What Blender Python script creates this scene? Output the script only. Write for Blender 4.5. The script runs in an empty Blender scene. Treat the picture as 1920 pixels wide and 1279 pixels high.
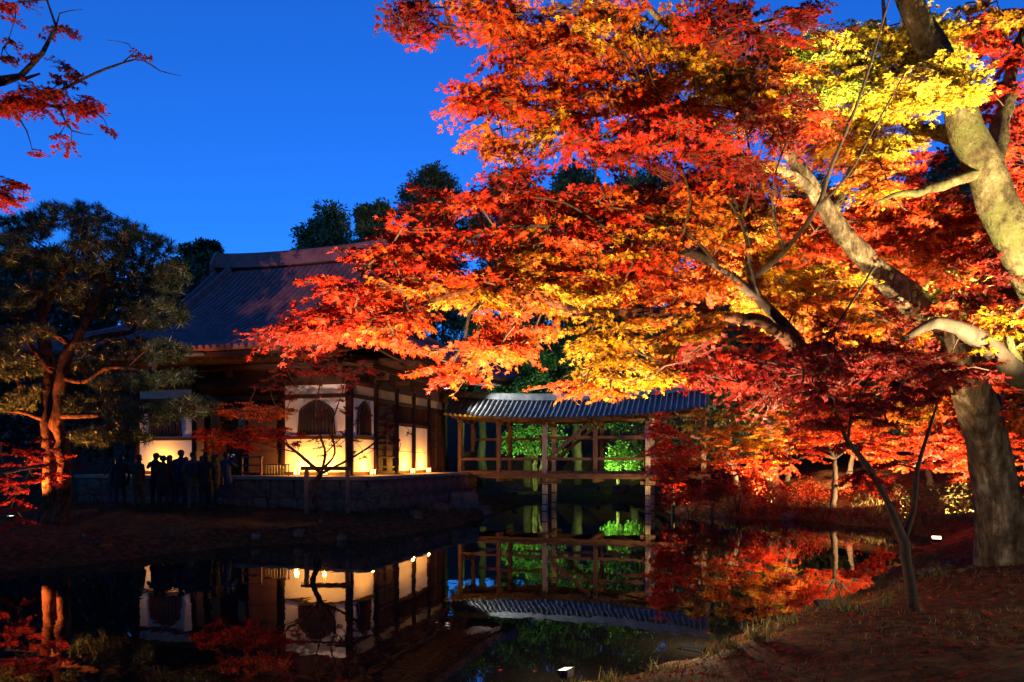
import bpy, bmesh, math, random
import numpy as np
from mathutils import Vector, Matrix
R = math.radians
random.seed(7)
rng = np.random.default_rng(11)
scene = bpy.context.scene
col = scene.collection

# ------------------------------------------------------------------ camera
F, HOR, CAMH = 1340.0, 864.0, 2.0          # focal length in photo pixels, horizon row, eye height above the pond
cam = bpy.data.cameras.new('camera')
cam.sensor_width = 36.0
cam.lens = 36.0 * F / 1920.0
cam.shift_y = (HOR - 639.5) / 1920.0
cam.clip_start, cam.clip_end = 0.05, 2000.0
cam_o = bpy.data.objects.new('camera', cam)
cam_o.location = (0, 0, CAMH)
cam_o.rotation_euler = (R(90), 0, 0)
col.objects.link(cam_o)
scene.camera = cam_o

# ------------------------------------------------------------------ dusk sky
world = bpy.data.worlds.new('World')
scene.world = world
world.use_nodes = True
wn, wl = world.node_tree.nodes, world.node_tree.links
wn.clear()
sky = wn.new('ShaderNodeTexSky')
sky.sky_type = 'NISHITA'
sky.sun_disc = False
sky.sun_elevation = R(7)
sky.sun_rotation = R(180)
sky.air_density, sky.dust_density, sky.ozone_density = 1.0, 0.2, 4.0
tint = wn.new('ShaderNodeMix'); tint.data_type = 'RGBA'; tint.blend_type = 'MULTIPLY'
tint.inputs['Factor'].default_value = 1.0
tint.inputs['B'].default_value = (0.17, 0.70, 1.66, 1)
bg = wn.new('ShaderNodeBackground')
bg.inputs['Strength'].default_value = 0.185
wo = wn.new('ShaderNodeOutputWorld')
wl.new(sky.outputs[0], tint.inputs['A'])
wl.new(tint.outputs['Result'], bg.inputs['Color'])
wl.new(bg.outputs[0], wo.inputs['Surface'])

vs = scene.view_settings
vs.view_transform = 'Standard'
vs.look = 'None'
vs.exposure = 0.0
vs.gamma = 1.0
vs.use_curve_mapping = False
cy = scene.cycles
cy.max_bounces = 6; cy.diffuse_bounces = 2; cy.glossy_bounces = 3; cy.transmission_bounces = 4
cy.transparent_max_bounces = 4
cy.caustics_reflective = False; cy.caustics_refractive = False
cy.sample_clamp_indirect = 3.0
cy.use_denoising = True

# ------------------------------------------------------------------ helpers
def W(px, py, d):
    """point seen at photo pixel (px, py) at depth d"""
    return np.array([(px - 960.0) / F * d, d, CAMH - (py - HOR) / F * d])

def ss(a, b, x):
    t = np.clip((x - a) / (b - a), 0, 1)
    return t * t * (3 - 2 * t)

def tag(o, label=None, cat=None, group=None, kind=None):
    if label: o['label'] = label
    if cat: o['category'] = cat
    if group: o['group'] = group
    if kind: o['kind'] = kind
    return o

def empty(name, loc=(0, 0, 0), rz=0.0, parent=None):
    o = bpy.data.objects.new(name, None)
    o.empty_display_size = 0.3
    o.location = loc
    o.rotation_euler = (0, 0, rz)
    col.objects.link(o)
    o.parent = parent
    return o

def link(name, me, parent=None, loc=None, rot=None, scale=None):
    o = bpy.data.objects.new(name, me)
    col.objects.link(o)
    o.parent = parent
    if loc is not None: o.location = loc
    if rot is not None: o.rotation_euler = rot
    if scale is not None: o.scale = scale
    return o

class MB:
    """collects simple solids into one mesh"""
    def __init__(s):
        s.v, s.f, s.mi = [], [], []
    def add(s, vs_, fs, m=0):
        b = len(s.v)
        s.v += [tuple(map(float, p)) for p in vs_]
        s.f += [tuple(i + b for i in f) for f in fs]
        s.mi += [m] * len(fs)
        return s
    def box(s, x0, x1, y0, y1, z0, z1, m=0, ch=0.0):
        if ch > 0:
            c = ch
            ring = [(x0 + c, y0), (x1 - c, y0), (x1, y0 + c), (x1, y1 - c), (x1 - c, y1), (x0 + c, y1), (x0, y1 - c), (x0, y0 + c)]
            ins = [(x0 + 2 * c, y0 + c), (x1 - 2 * c, y0 + c), (x1 - c, y0 + 2 * c), (x1 - c, y1 - 2 * c), (x1 - 2 * c, y1 - c), (x0 + 2 * c, y1 - c), (x0 + c, y1 - 2 * c), (x0 + c, y0 + 2 * c)]
            vv = [(x, y, z0) for x, y in ins] + [(x, y, z0 + c) for x, y in ring] + [(x, y, z1 - c) for x, y in ring] + [(x, y, z1) for x, y in ins]
            ff = [tuple(range(7, -1, -1)), tuple(range(24, 32))]
            for k in range(3):
                for i in range(8):
                    j = (i + 1) % 8
                    ff.append((k * 8 + i, k * 8 + j, k * 8 + 8 + j, k * 8 + 8 + i))
            return s.add(vv, ff, m)
        vv = [(x0, y0, z0), (x1, y0, z0), (x1, y1, z0), (x0, y1, z0), (x0, y0, z1), (x1, y0, z1), (x1, y1, z1), (x0, y1, z1)]
        return s.add(vv, [(3, 2, 1, 0), (4, 5, 6, 7), (0, 1, 5, 4), (1, 2, 6, 5), (2, 3, 7, 6), (3, 0, 4, 7)], m)
    def bar(s, a, b, w, h, m=0, up=(0, 0, 1)):
        a, b = Vector(a), Vector(b)
        d = (b - a).normalized()
        u = Vector(up)
        r = d.cross(u)
        if r.length < 1e-4: r = d.cross(Vector((0, 1, 0)))
        r.normalize(); u = r.cross(d)
        q = [r * (sx * w / 2) + u * (sy * h / 2) for sx, sy in ((-1, -1), (1, -1), (1, 1), (-1, 1))]
        vv = [a + k for k in q] + [b + k for k in q]
        return s.add(vv, [(3, 2, 1, 0), (4, 5, 6, 7), (0, 1, 5, 4), (1, 2, 6, 5), (2, 3, 7, 6), (3, 0, 4, 7)], m)
    def tube(s, pts, rad, n=8, m=0, wob=0.0, cap=True):
        pts = [Vector(p) for p in pts]
        if not hasattr(rad, '__len__'): rad = [rad] * len(pts)
        vv, ff = [], []
        prev = None
        for i, p in enumerate(pts):
            d = (pts[min(i + 1, len(pts) - 1)] - pts[max(i - 1, 0)])
            if d.length < 1e-6: d = Vector((0, 0, 1))
            d.normalize()
            if prev is None:
                r = d.cross(Vector((0.31, 0.87, 0.37)))
                if r.length < 1e-3: r = d.cross(Vector((1, 0, 0)))
            else:
                r = prev - d * prev.dot(d)
            r.normalize(); prev = r
            u = d.cross(r)
            for k in range(n):
                a = 2 * math.pi * k / n
                q = rad[i] * (1 + (random.uniform(-wob, wob) if wob else 0))
                vv.append(p + (r * math.cos(a) + u * math.sin(a)) * q)
        for i in range(len(pts) - 1):
            for k in range(n):
                j = (k + 1) % n
                ff.append((i * n + k, i * n + j, i * n + n + j, i * n + n + k))
        if cap:
            ff.append(tuple(range(n - 1, -1, -1)))
            ff.append(tuple(range((len(pts) - 1) * n, len(pts) * n)))
        return s.add(vv, ff, m)
    def grid(s, fn, nu, nv, m=0, flip=False):
        vv = [fn(i / nu, j / nv) for j in range(nv + 1) for i in range(nu + 1)]
        ff = []
        for j in range(nv):
            for i in range(nu):
                a = j * (nu + 1) + i
                q = (a, a + 1, a + nu + 2, a + nu + 1)
                ff.append(q[::-1] if flip else q)
        return s.add(vv, ff, m)
    def prism(s, outline, d0, d1, axis='y', m=0):
        """extrude a 2-D outline (a, z) along y (axis='y') or x"""
        n = len(outline)
        mk = (lambda a, z, d: (a, d, z)) if axis == 'y' else (lambda a, z, d: (d, a, z))
        vv = [mk(a, z, d0) for a, z in outline] + [mk(a, z, d1) for a, z in outline]
        ff = [tuple(range(n)), tuple(range(2 * n - 1, n - 1, -1))]
        for i in range(n):
            j = (i + 1) % n
            ff.append((j, i, n + i, n + j))
        return s.add(vv, ff, m)
    def mesh(s, name, mats, smooth=False):
        me = bpy.data.meshes.new(name)
        me.from_pydata(s.v, [], s.f)
        for mt in (mats if isinstance(mats, (list, tuple)) else [mats]): me.materials.append(mt)
        if len(set(s.mi)) > 1: me.polygons.foreach_set('material_index', s.mi)
        if smooth: me.polygons.foreach_set('use_smooth', [True] * len(s.f))
        me.update()
        return me
    def build(s, name, mats, parent=None, smooth=False, **kw):
        return link(name, s.mesh(name, mats, smooth), parent, **kw)

# ------------------------------------------------------------------ materials
def new_mat(name):
    m = bpy.data.materials.new(name)
    m.use_nodes = True
    nt = m.node_tree
    nt.nodes.clear()
    out = nt.nodes.new('ShaderNodeOutputMaterial')
    return m, nt, out

def noisy(name, c0, c1, scale=3.0, rough=0.7, bump=0.3, stretch=(1, 1, 1), detail=8.0, spec=0.3, bscale=None, dist=0.02, metallic=0.0, c2=None):
    m, nt, out = new_mat(name)
    N, L = nt.nodes, nt.links
    b = N.new('ShaderNodeBsdfPrincipled')
    tc = N.new('ShaderNodeTexCoord')
    mp = N.new('ShaderNodeMapping'); mp.inputs['Scale'].default_value = stretch
    L.new(tc.outputs['Object'], mp.inputs['Vector'])
    t = N.new('ShaderNodeTexNoise'); t.inputs['Scale'].default_value = scale; t.inputs['Detail'].default_value = detail; t.inputs['Roughness'].default_value = 0.65
    L.new(mp.outputs[0], t.inputs['Vector'])
    cr = N.new('ShaderNodeValToRGB')
    cr.color_ramp.elements[0].position = 0.32; cr.color_ramp.elements[0].color = (*c0, 1)
    cr.color_ramp.elements[1].position = 0.68; cr.color_ramp.elements[1].color = (*c1, 1)
    if c2 is not None:
        e = cr.color_ramp.elements.new(0.8); e.color = (*c2, 1)
    L.new(t.outputs['Fac'], cr.inputs['Fac'])
    L.new(cr.outputs['Color'], b.inputs['Base Color'])
    b.inputs['Roughness'].default_value = rough
    b.inputs['Specular IOR Level'].default_value = spec
    b.inputs['Metallic'].default_value = metallic
    if bump > 0:
        t2 = N.new('ShaderNodeTexNoise'); t2.inputs['Scale'].default_value = bscale or scale * 4; t2.inputs['Detail'].default_value = 6
        L.new(mp.outputs[0], t2.inputs['Vector'])
        bp = N.new('ShaderNodeBump'); bp.inputs['Strength'].default_value = bump; bp.inputs['Distance'].default_value = dist
        L.new(t2.outputs['Fac'], bp.inputs['Height'])
        L.new(bp.outputs[0], b.inputs['Normal'])
    L.new(b.outputs[0], out.inputs['Surface'])
    return m

def barkmat(name, c0, c1, c2, moss=None, fs=9.0, streak=0.25):
    m, nt, out = new_mat(name)
    N, L = nt.nodes, nt.links
    b = N.new('ShaderNodeBsdfPrincipled'); b.inputs['Roughness'].default_value = .9; b.inputs['Specular IOR Level'].default_value = .15
    tc = N.new('ShaderNodeTexCoord'); mp = N.new('ShaderNodeMapping'); mp.inputs['Scale'].default_value = (1, 1, streak)
    L.new(tc.outputs['Object'], mp.inputs['Vector'])
    def noise(sc, vec, det=8, ro=.7):
        t = N.new('ShaderNodeTexNoise'); t.inputs['Scale'].default_value = sc; t.inputs['Detail'].default_value = det; t.inputs['Roughness'].default_value = ro
        L.new(vec, t.inputs['Vector']); return t
    def ramp(src, stops):
        r = N.new('ShaderNodeValToRGB')
        while len(r.color_ramp.elements) < len(stops): r.color_ramp.elements.new(.5)
        for e, (p, c) in zip(r.color_ramp.elements, stops): e.position = p; e.color = (*c, 1)
        L.new(src, r.inputs['Fac']); return r
    n1 = noise(fs, mp.outputs[0]); n2 = noise(2.3, tc.outputs['Object']); n3 = noise(fs * 4, mp.outputs[0], 5)
    r1 = ramp(n1.outputs['Fac'], [(.36, c0), (.52, c1), (.68, c2)])
    r2 = ramp(n2.outputs['Fac'], [(.40, (.38, .36, .34)), (.60, (1.1, 1.1, 1.1))])
    mx = N.new('ShaderNodeMix'); mx.data_type = 'RGBA'; mx.blend_type = 'MULTIPLY'; mx.inputs['Factor'].default_value = 1
    L.new(r1.outputs['Color'], mx.inputs['A']); L.new(r2.outputs['Color'], mx.inputs['B'])
    last = mx.outputs['Result']
    if moss:
        n4 = noise(1.6, tc.outputs['Object'], 6); r4 = ramp(n4.outputs['Fac'], [(.52, (0, 0, 0)), (.62, (1, 1, 1))])
        m2 = N.new('ShaderNodeMix'); m2.data_type = 'RGBA'; L.new(r4.outputs['Color'], m2.inputs['Factor']); L.new(last, m2.inputs['A']); m2.inputs['B'].default_value = (*moss, 1)
        last = m2.outputs['Result']
    L.new(last, b.inputs['Base Color'])
    ad = N.new('ShaderNodeMath'); ad.operation = 'MULTIPLY_ADD'; ad.inputs[1].default_value = .45
    L.new(n3.outputs['Fac'], ad.inputs[0]); L.new(n1.outputs['Fac'], ad.inputs[2])
    bp = N.new('ShaderNodeBump'); bp.inputs['Strength'].default_value = 1.0; bp.inputs['Distance'].default_value = .05
    L.new(ad.outputs[0], bp.inputs['Height']); L.new(bp.outputs[0], b.inputs['Normal'])
    L.new(b.outputs[0], out.inputs['Surface'])
    return m

def emit(name, c, s):
    m, nt, out = new_mat(name)
    e = nt.nodes.new('ShaderNodeEmission')
    e.inputs['Color'].default_value = (*c, 1); e.inputs['Strength'].default_value = s
    nt.links.new(e.outputs[0], out.inputs['Surface'])
    return m

def leafmat(name, trans=0.45, gloss=0.06, rough=0.45):
    m, nt, out = new_mat(name)
    N, L = nt.nodes, nt.links
    at = N.new('ShaderNodeAttribute'); at.attribute_name = 'col'
    oi = N.new('ShaderNodeObjectInfo')
    d = N.new('ShaderNodeBsdfDiffuse'); t = N.new('ShaderNodeBsdfTranslucent'); g = N.new('ShaderNodeBsdfGlossy')
    g.inputs['Roughness'].default_value = rough
    g.inputs['Color'].default_value = (1, 1, 1, 1)
    L.new(at.outputs['Color'], d.inputs['Color']); L.new(at.outputs['Color'], t.inputs['Color'])
    a = N.new('ShaderNodeMixShader'); a.inputs[0].default_value = trans
    b = N.new('ShaderNodeMixShader'); b.inputs[0].default_value = gloss
    L.new(d.outputs[0], a.inputs[1]); L.new(t.outputs[0], a.inputs[2])
    L.new(a.outputs[0], b.inputs[1]); L.new(g.outputs[0], b.inputs[2])
    L.new(b.outputs[0], out.inputs['Surface'])
    return m

M = {}
M['maple_leaf'] = leafmat('maple_leaf', 0.42, 0.012, 0.6)
M['green_leaf'] = leafmat('green_leaf', 0.3, 0.06)
M['needle'] = leafmat('needle', 0.15, 0.04)
M['grass'] = leafmat('grass', 0.3, 0.02)
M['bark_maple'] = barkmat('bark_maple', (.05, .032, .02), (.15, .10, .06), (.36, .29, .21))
M['bark_pine'] = barkmat('bark_pine', (.02, .007, .004), (.12, .04, .018), (.22, .085, .04), None, 8.0, .45)
M['bark_mottled'] = barkmat('bark_mottled', (.045, .03, .014), (.13, .095, .045), (.22, .18, .10), (.085, .08, .025), 7.0, .6)
M['bark_dark'] = noisy('bark_dark', (0.022, 0.013, 0.009), (0.07, 0.045, 0.03), 6, 0.9, 0.6, (1, 1, 0.4))
M['bark_unlit'] = noisy('bark_unlit', (0.012, 0.007, 0.005), (0.045, 0.024, 0.014), 8, 0.9, 0.6, (1, 1, 0.4))  # bark darkened so front limbs and sapling stay silhouettes under the lamps
M['twig'] = noisy('twig', (0.04, 0.018, 0.010), (0.10, 0.05, 0.03), 9, 0.85, 0.0)
M['wood_dark'] = noisy('wood_dark', (0.030, 0.011, 0.006), (0.075, 0.028, 0.014), 4, 0.65, 0.25, (1, 1, 0.2))
M['wood_dark_h'] = noisy('wood_dark_h', (0.030, 0.011, 0.006), (0.075, 0.028, 0.014), 4, 0.65, 0.25, (0.2, 1, 1))
M['wood_grey'] = noisy('wood_grey', (0.07, 0.034, 0.02), (0.20, 0.11, 0.066), 4, 0.75, 0.35, (6, 6, 0.6))
M['wood_grey_h'] = noisy('wood_grey_h', (0.07, 0.034, 0.02), (0.20, 0.11, 0.066), 4, 0.75, 0.35, (0.6, 6, 6))
M['wood_pale'] = noisy('wood_pale', (0.20, 0.15, 0.12), (0.50, 0.42, 0.36), 4, 0.75, 0.35, (6, 6, 0.6))
M['plaster'] = noisy('plaster', (0.70, 0.66, 0.60), (0.82, 0.79, 0.74), 1.3, 0.9, 0.12, dist=0.01)
M['plaster_ochre'] = noisy('plaster_ochre', (0.50, 0.33, 0.17), (0.62, 0.43, 0.24), 1.6, 0.9, 0.12, dist=0.01)
M['tile'] = noisy('tile', (0.15, 0.062, 0.058), (0.34, 0.14, 0.125), 2.2, 0.6, 0.25, spec=0.2, bscale=14, dist=0.01, c2=(0.42, 0.20, 0.17))
M['tile_bridge'] = noisy('tile_bridge', (0.06, 0.052, 0.048), (0.16, 0.14, 0.125), 2.5, 0.28, 0.2, spec=0.7, bscale=16, dist=0.008)
M['stone'] = noisy('stone', (0.06, 0.03, 0.022), (0.19, 0.10, 0.07), 2.4, 0.9, 0.5, dist=0.04, spec=.1)
M['stone_pale'] = noisy('stone_pale', (0.17, 0.12, 0.085), (0.30, 0.22, 0.16), 2.0, 0.85, 0.35)
M['copper'] = noisy('copper', (0.10, 0.10, 0.09), (0.26, 0.24, 0.20), 5, 0.5, 0.2)
M['black_metal'] = noisy('black_metal', (0.012, 0.012, 0.014), (0.03, 0.03, 0.034), 8, 0.5, 0.1)
M['lens_warm'] = emit('lens_warm', (1.0, 0.72, 0.36), 8.0)
M['lens_white'] = emit('lens_white', (1.0, 0.93, 0.78), 4.0)
M['lens_green'] = emit('lens_green', (0.1, 1.0, 0.45), 2.0)
M['paper'] = emit('paper', (1.0, 0.62, 0.2), 4.0)
M['screen'] = emit('screen', (.8, .9, 1.0), 1.6)
M['gold'] = noisy('gold', (0.45, 0.25, 0.05), (0.7, 0.42, 0.1), 6, 0.4, 0.1, metallic=0.6)

def ground_mat():
    m, nt, out = new_mat('ground')
    N, L = nt.nodes, nt.links
    b = N.new('ShaderNodeBsdfPrincipled'); b.inputs['Roughness'].default_value = 0.95; b.inputs['Specular IOR Level'].default_value = 0.1
    tc = N.new('ShaderNodeTexCoord')
    def noise(sc, det=8):
        t = N.new('ShaderNodeTexNoise'); t.inputs['Scale'].default_value = sc; t.inputs['Detail'].default_value = det; t.inputs['Roughness'].default_value = 0.7
        L.new(tc.outputs['Object'], t.inputs['Vector']); return t
    n1, n2, n3 = noise(0.8), noise(7), noise(26, 4)
    r1 = N.new('ShaderNodeValToRGB'); r1.color_ramp.elements[0].position = .38; r1.color_ramp.elements[1].position = .62
    r1.color_ramp.elements[0].color = (0.12, 0.042, 0.013, 1); r1.color_ramp.elements[1].color = (0.10, 0.052, 0.016, 1)
    L.new(n1.outputs['Fac'], r1.inputs['Fac'])
    r2 = N.new('ShaderNodeValToRGB'); r2.color_ramp.elements[0].position = .4; r2.color_ramp.elements[1].position = .7
    r2.color_ramp.elements[0].color = (0.35, 0.3, 0.28, 1); r2.color_ramp.elements[1].color = (1.5, 1.35, 1.2, 1)
    L.new(n2.outputs['Fac'], r2.inputs['Fac'])
    mx = N.new('ShaderNodeMix'); mx.data_type = 'RGBA'; mx.blend_type = 'MULTIPLY'; mx.inputs['Factor'].default_value = 1
    L.new(r1.outputs['Color'], mx.inputs['A']); L.new(r2.outputs['Color'], mx.inputs['B'])
    L.new(mx.outputs['Result'], b.inputs['Base Color'])
    ad = N.new('ShaderNodeMath'); ad.operation = 'ADD'
    L.new(n2.outputs['Fac'], ad.inputs[0]); L.new(n3.outputs['Fac'], ad.inputs[1])
    bp = N.new('ShaderNodeBump'); bp.inputs['Strength'].default_value = 0.9; bp.inputs['Distance'].default_value = 0.06
    L.new(ad.outputs[0], bp.inputs['Height']); L.new(bp.outputs[0], b.inputs['Normal'])
    L.new(b.outputs[0], out.inputs['Surface'])
    return m
M['ground'] = ground_mat()

def water_mat():
    m, nt, out = new_mat('water')
    N, L = nt.nodes, nt.links
    b = N.new('ShaderNodeBsdfPrincipled')
    b.inputs['Base Color'].default_value = (0.006, 0.005, 0.004, 1)
    b.inputs['Roughness'].default_value = 0.015
    b.inputs['IOR'].default_value = 1.5
    tc = N.new('ShaderNodeTexCoord')
    mp = N.new('ShaderNodeMapping'); mp.inputs['Scale'].default_value = (1, 0.45, 1)
    t = N.new('ShaderNodeTexNoise'); t.inputs['Scale'].default_value = 2.2; t.inputs['Detail'].default_value = 3
    L.new(tc.outputs['Object'], mp.inputs['Vector']); L.new(mp.outputs[0], t.inputs['Vector'])
    bp = N.new('ShaderNodeBump'); bp.inputs['Strength'].default_value = 0.085; bp.inputs['Distance'].default_value = 0.03
    L.new(t.outputs['Fac'], bp.inputs['Height']); L.new(bp.outputs[0], b.inputs['Normal'])
    L.new(b.outputs[0], out.inputs['Surface'])
    return m
M['water'] = water_mat()

# ------------------------------------------------------------------ terrain and pond
SHORE = np.array([(-3.2, 3.2), (-1.2, 5.2), (0.36, 6.15), (1.75, 7.25), (3.2, 8.7), (4.7, 10.3), (6.6, 12.7), (8.8, 15.6), (10.6, 18.2),
                  (11.2, 21.0), (10.2, 23.3), (8.3, 24.8), (6.2, 26.6), (5.9, 29.4), (6.8, 33.0), (5.2, 36.6), (2.4, 37.6), (1.3, 36.0),
                  (0.9, 33.9), (-0.2, 30.2), (-0.5, 26.3), (-1.75, 21.6), (-3.4, 18.2), (-6.7, 16.4), (-8.2, 13.9), (-9.3, 12.7),
                  (-11.5, 11.6), (-17.0, 10.5), (-22.0, 6.0), (-20.0, -1.0), (-10.0, -1.5), (-5.5, 1.0)], float)
def shore_dist(x, y):
    """signed distance to the pond edge, positive on land"""
    x = np.asarray(x, float); y = np.asarray(y, float)
    best = np.full(x.shape, 1e9); inside = np.zeros(x.shape, bool)
    n = len(SHORE)
    for i in range(n):
        (ax, ay), (bx, by) = SHORE[i], SHORE[(i + 1) % n]
        dx, dy = bx - ax, by - ay
        t = np.clip(((x - ax) * dx + (y - ay) * dy) / (dx * dx + dy * dy), 0, 1)
        best = np.minimum(best, np.hypot(x - ax - t * dx, y - ay - t * dy))
        c = ((ay > y) != (by > y)) & (x < (bx - ax) * (y - ay) / (by - ay + 1e-12) + ax)
        inside ^= c
    return np.where(inside, -best, best)
def gz(x, y):
    x = np.asarray(x, float); y = np.asarray(y, float)
    d = shore_dist(x, y)
    wob = 0.16 * np.sin(x * 1.9 + 0.6 * y) * np.cos(y * 1.3 - 0.4 * x) + 0.10 * np.sin(x * 3.7 + y * 2.9)
    d = d + wob * 0.9
    z = np.where(d > 0, 0.33 * ss(0, 1.1, d) + 0.028 * np.clip(d, 0, 8), -0.8 * ss(0, 1.0, -d))
    land = ss(0, 0.8, d)
    z = z + land * 0.36 * ss(0.4, 3.6, d) * ss(0.4, 3.5, x) * (1 - ss(15, 20, y)) * ss(1, 4, y)
    z = z + land * ss(6, 11, x) * ss(17, 23, y) * np.clip(0.19 * (d - 1.2), 0, 7)
    z = z + land * np.clip(0.24 * (y - 40), 0, 16) * ss(38, 46, y)
    z = z + land * np.clip(0.2 * (x - 18), 0, 9) + land * np.clip(0.1 * (-x - 24), 0, 5)
    z = z + land * (0.05 * np.sin(1.7 * x + 0.8 * y) * np.sin(1.1 * y - 0.9 * x) + 0.03 * np.sin(5.1 * x + 2 * np.sin(y)) * np.sin(4.3 * y + x))
    return z

def axis(lo, a, b, hi, step):
    mid = np.arange(a, b + 1e-6, step)
    left = a - np.cumsum(step * 1.35 ** np.arange(1, 40)); left = left[left > lo]
    right = b + np.cumsum(step * 1.35 ** np.arange(1, 40)); right = right[right < hi]
    return np.concatenate([[lo], left[::-1], mid, right, [hi]])
gx, gy = axis(-900, -20, 18, 900, 0.22), axis(-900, -1, 42, 900, 0.22)
GX, GY = np.meshgrid(gx, gy)
GZ = gz(GX, GY)
nx, ny = len(gx), len(gy)
me = bpy.data.meshes.new('ground')
idx = np.arange(nx * ny).reshape(ny, nx)
quads = np.stack([idx[:-1, :-1], idx[:-1, 1:], idx[1:, 1:], idx[1:, :-1]], -1).reshape(-1, 4)
def fast_mesh(name, verts, faces, mats, colors=None, smooth=False):
    """verts (n,3), faces (m,k) all of one size"""
    me = bpy.data.meshes.new(name)
    verts = np.ascontiguousarray(verts, np.float32); faces = np.ascontiguousarray(faces, np.int32)
    m, k = faces.shape
    me.vertices.add(len(verts)); me.vertices.foreach_set('co', verts.ravel())
    me.loops.add(m * k); me.loops.foreach_set('vertex_index', faces.ravel())
    me.polygons.add(m); me.polygons.foreach_set('loop_start', np.arange(m, dtype=np.int32) * k)
    if smooth: me.polygons.foreach_set('use_smooth', np.ones(m, bool))
    for mt in (mats if isinstance(mats, (list, tuple)) else [mats]): me.materials.append(mt)
    if colors is not None:
        a = me.color_attributes.new('col', 'FLOAT_COLOR', 'POINT')
        c = np.ones((len(verts), 4), np.float32); c[:, :3] = colors
        a.data.foreach_set('color', c.ravel())
    me.update(calc_edges=True)
    me.validate()
    return me
ground = link('ground', fast_mesh('ground', np.stack([GX, GY, GZ], -1).reshape(-1, 3), quads, M['ground'], smooth=True))
tag(ground, 'dark mossy earth banks and slopes around the pond', None, None, 'structure')
wm = MB(); wm.add([(-23, -3, 0), (13, -3, 0), (13, 39, 0), (-23, 39, 0)], [(0, 1, 2, 3)])
pond = wm.build('water', M['water'])
tag(pond, 'still dark pond mirroring the hall and the maples', None, None, 'structure')

# ------------------------------------------------------------------ temple hall
ANG = R(-16.6)
CORNER = (-5.46, 24.0, 0.0)                # front right column of the hall
CA, SA = math.cos(ANG), math.sin(ANG)
def HW(x, y, z):                           # hall coordinates -> world
    return (CORNER[0] + x * CA - y * SA, CORNER[1] + x * SA + y * CA, z)
hall = empty('temple_hall', CORNER, ANG)
tag(hall, 'wooden temple hall with curved tiled roof and lamp lit white walls beside the pond', 'temple')
FL = 1.5                                   # floor level
XL, YB = -8.8, 8.2                         # left and back ends of the walls
# platform
pl = MB(); pl.box(XL - 1.3, 1.25, -1.25, YB + 1.2, -0.4, FL - 0.12)
platform = pl.build('stone_platform', M['stone'], hall)
cp = MB(); cp.box(XL - 1.45, 1.42, -1.42, YB + 1.3, FL - 0.118, FL, ch=0.02); cp.build('coping', M['stone_pale'], platform)
def stone_mesh(k):
    r = random.Random(k)
    bm = bmesh.new()
    bmesh.ops.create_cube(bm, size=1.0)
    bmesh.ops.bevel(bm, geom=bm.edges[:], offset=0.11, segments=2, affect='EDGES', profile=0.6)
    for v in bm.verts: v.co += Vector((r.uniform(-.05, .05), r.uniform(-.05, .05), r.uniform(-.05, .05)))
    me = bpy.data.meshes.new('stone'); bm.to_mesh(me); bm.free(); me.materials.append(M['stone'])
    return me
stones = [stone_mesh(k) for k in range(6)]
for lev, (z0, z1) in enumerate(((0.28, 0.80), (0.80, 1.375))):
    x = XL - 1.3
    while x < 1.2:
        w = random.uniform(0.55, 1.15); w = min(w, 1.3 - x)
        link('stone', random.choice(stones), platform, (x + w / 2, -1.25, (z0 + z1) / 2), None, (w - 0.03, 0.3, z1 - z0 - 0.025))
        x += w
    y = -1.1
    while y < YB + 1.1:
        w = random.uniform(0.55, 1.15); w = min(w, YB + 1.2 - y)
        link('stone', random.choice(stones), platform, (1.25, y + w / 2, (z0 + z1) / 2), None, (0.3, w - 0.03, z1 - z0 - 0.025))
        y += w
# columns
CT = 4.72
def col_mesh():
    b = MB()
    b.tube([(0, 0, FL), (0, 0, FL + 0.05), (0, 0, FL + 0.06), (0, 0, CT)], [0.22, 0.2, 0.14, 0.135], 14)
    return b.mesh('column', M['wood_dark'], True)
cme = col_mesh()
FX = [0.0, -2.6, -6.2, XL]
SY = [1.8, 3.5, 5.05, 6.6, YB]
for x in FX: link('column', cme, hall, (x, 0, 0))
for y in SY: link('column', cme, hall, (0, y, 0)); link('column', cme, hall, (XL, y, 0))
for x in FX[1:3]: link('column', cme, hall, (x, YB, 0))
# horizontal beams (front, right, left, back)
def beam(z0, z1, t, ends=0.25):
    for nm, b in (('beam', (XL - ends, ends, -t, t)), ('beam', (XL - ends, ends, YB - t, YB + t))):
        m_ = MB(); m_.box(b[0], b[1], b[2], b[3], z0, z1); m_.build('beam', M['wood_dark_h'], hall)
    for x in (0, XL):
        m_ = MB(); m_.box(x - t * 0.97, x + t * 0.97, t + 0.002, YB - t - 0.002, z0 + .003, z1 - .003); m_.build('beam', M['wood_dark'], hall)
beam(4.13, 4.27, 0.085, 0.1)
beam(4.58, 4.76, 0.10, 0.35)
def hbeam(x0, x1, y, z0, z1, t=0.075):
    m_ = MB(); m_.box(x0, x1, y - t, y + t, z0, z1); return m_.build('beam', M['wood_dark_h'], hall)
def sbeam(y0, y1, x, z0, z1, t=0.075):
    m_ = MB(); m_.box(x - t, x + t, y0, y1, z0, z1); return m_.build('beam', M['wood_dark'], hall)
for a, b in ((-2.6, 0), (XL, -6.2)):
    hbeam(a + .13, b - .13, 0, 2.74, 2.84); hbeam(a + .13, b - .13, 0, FL + .002, FL + 0.12)
for a, b in zip([0] + SY[:-1], SY):
    sbeam(a + .13, b - .13, 0, FL + .002, FL + 0.12)
    if b < 2: sbeam(a + .13, b - .13, 0, 2.74, 2.84)
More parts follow.
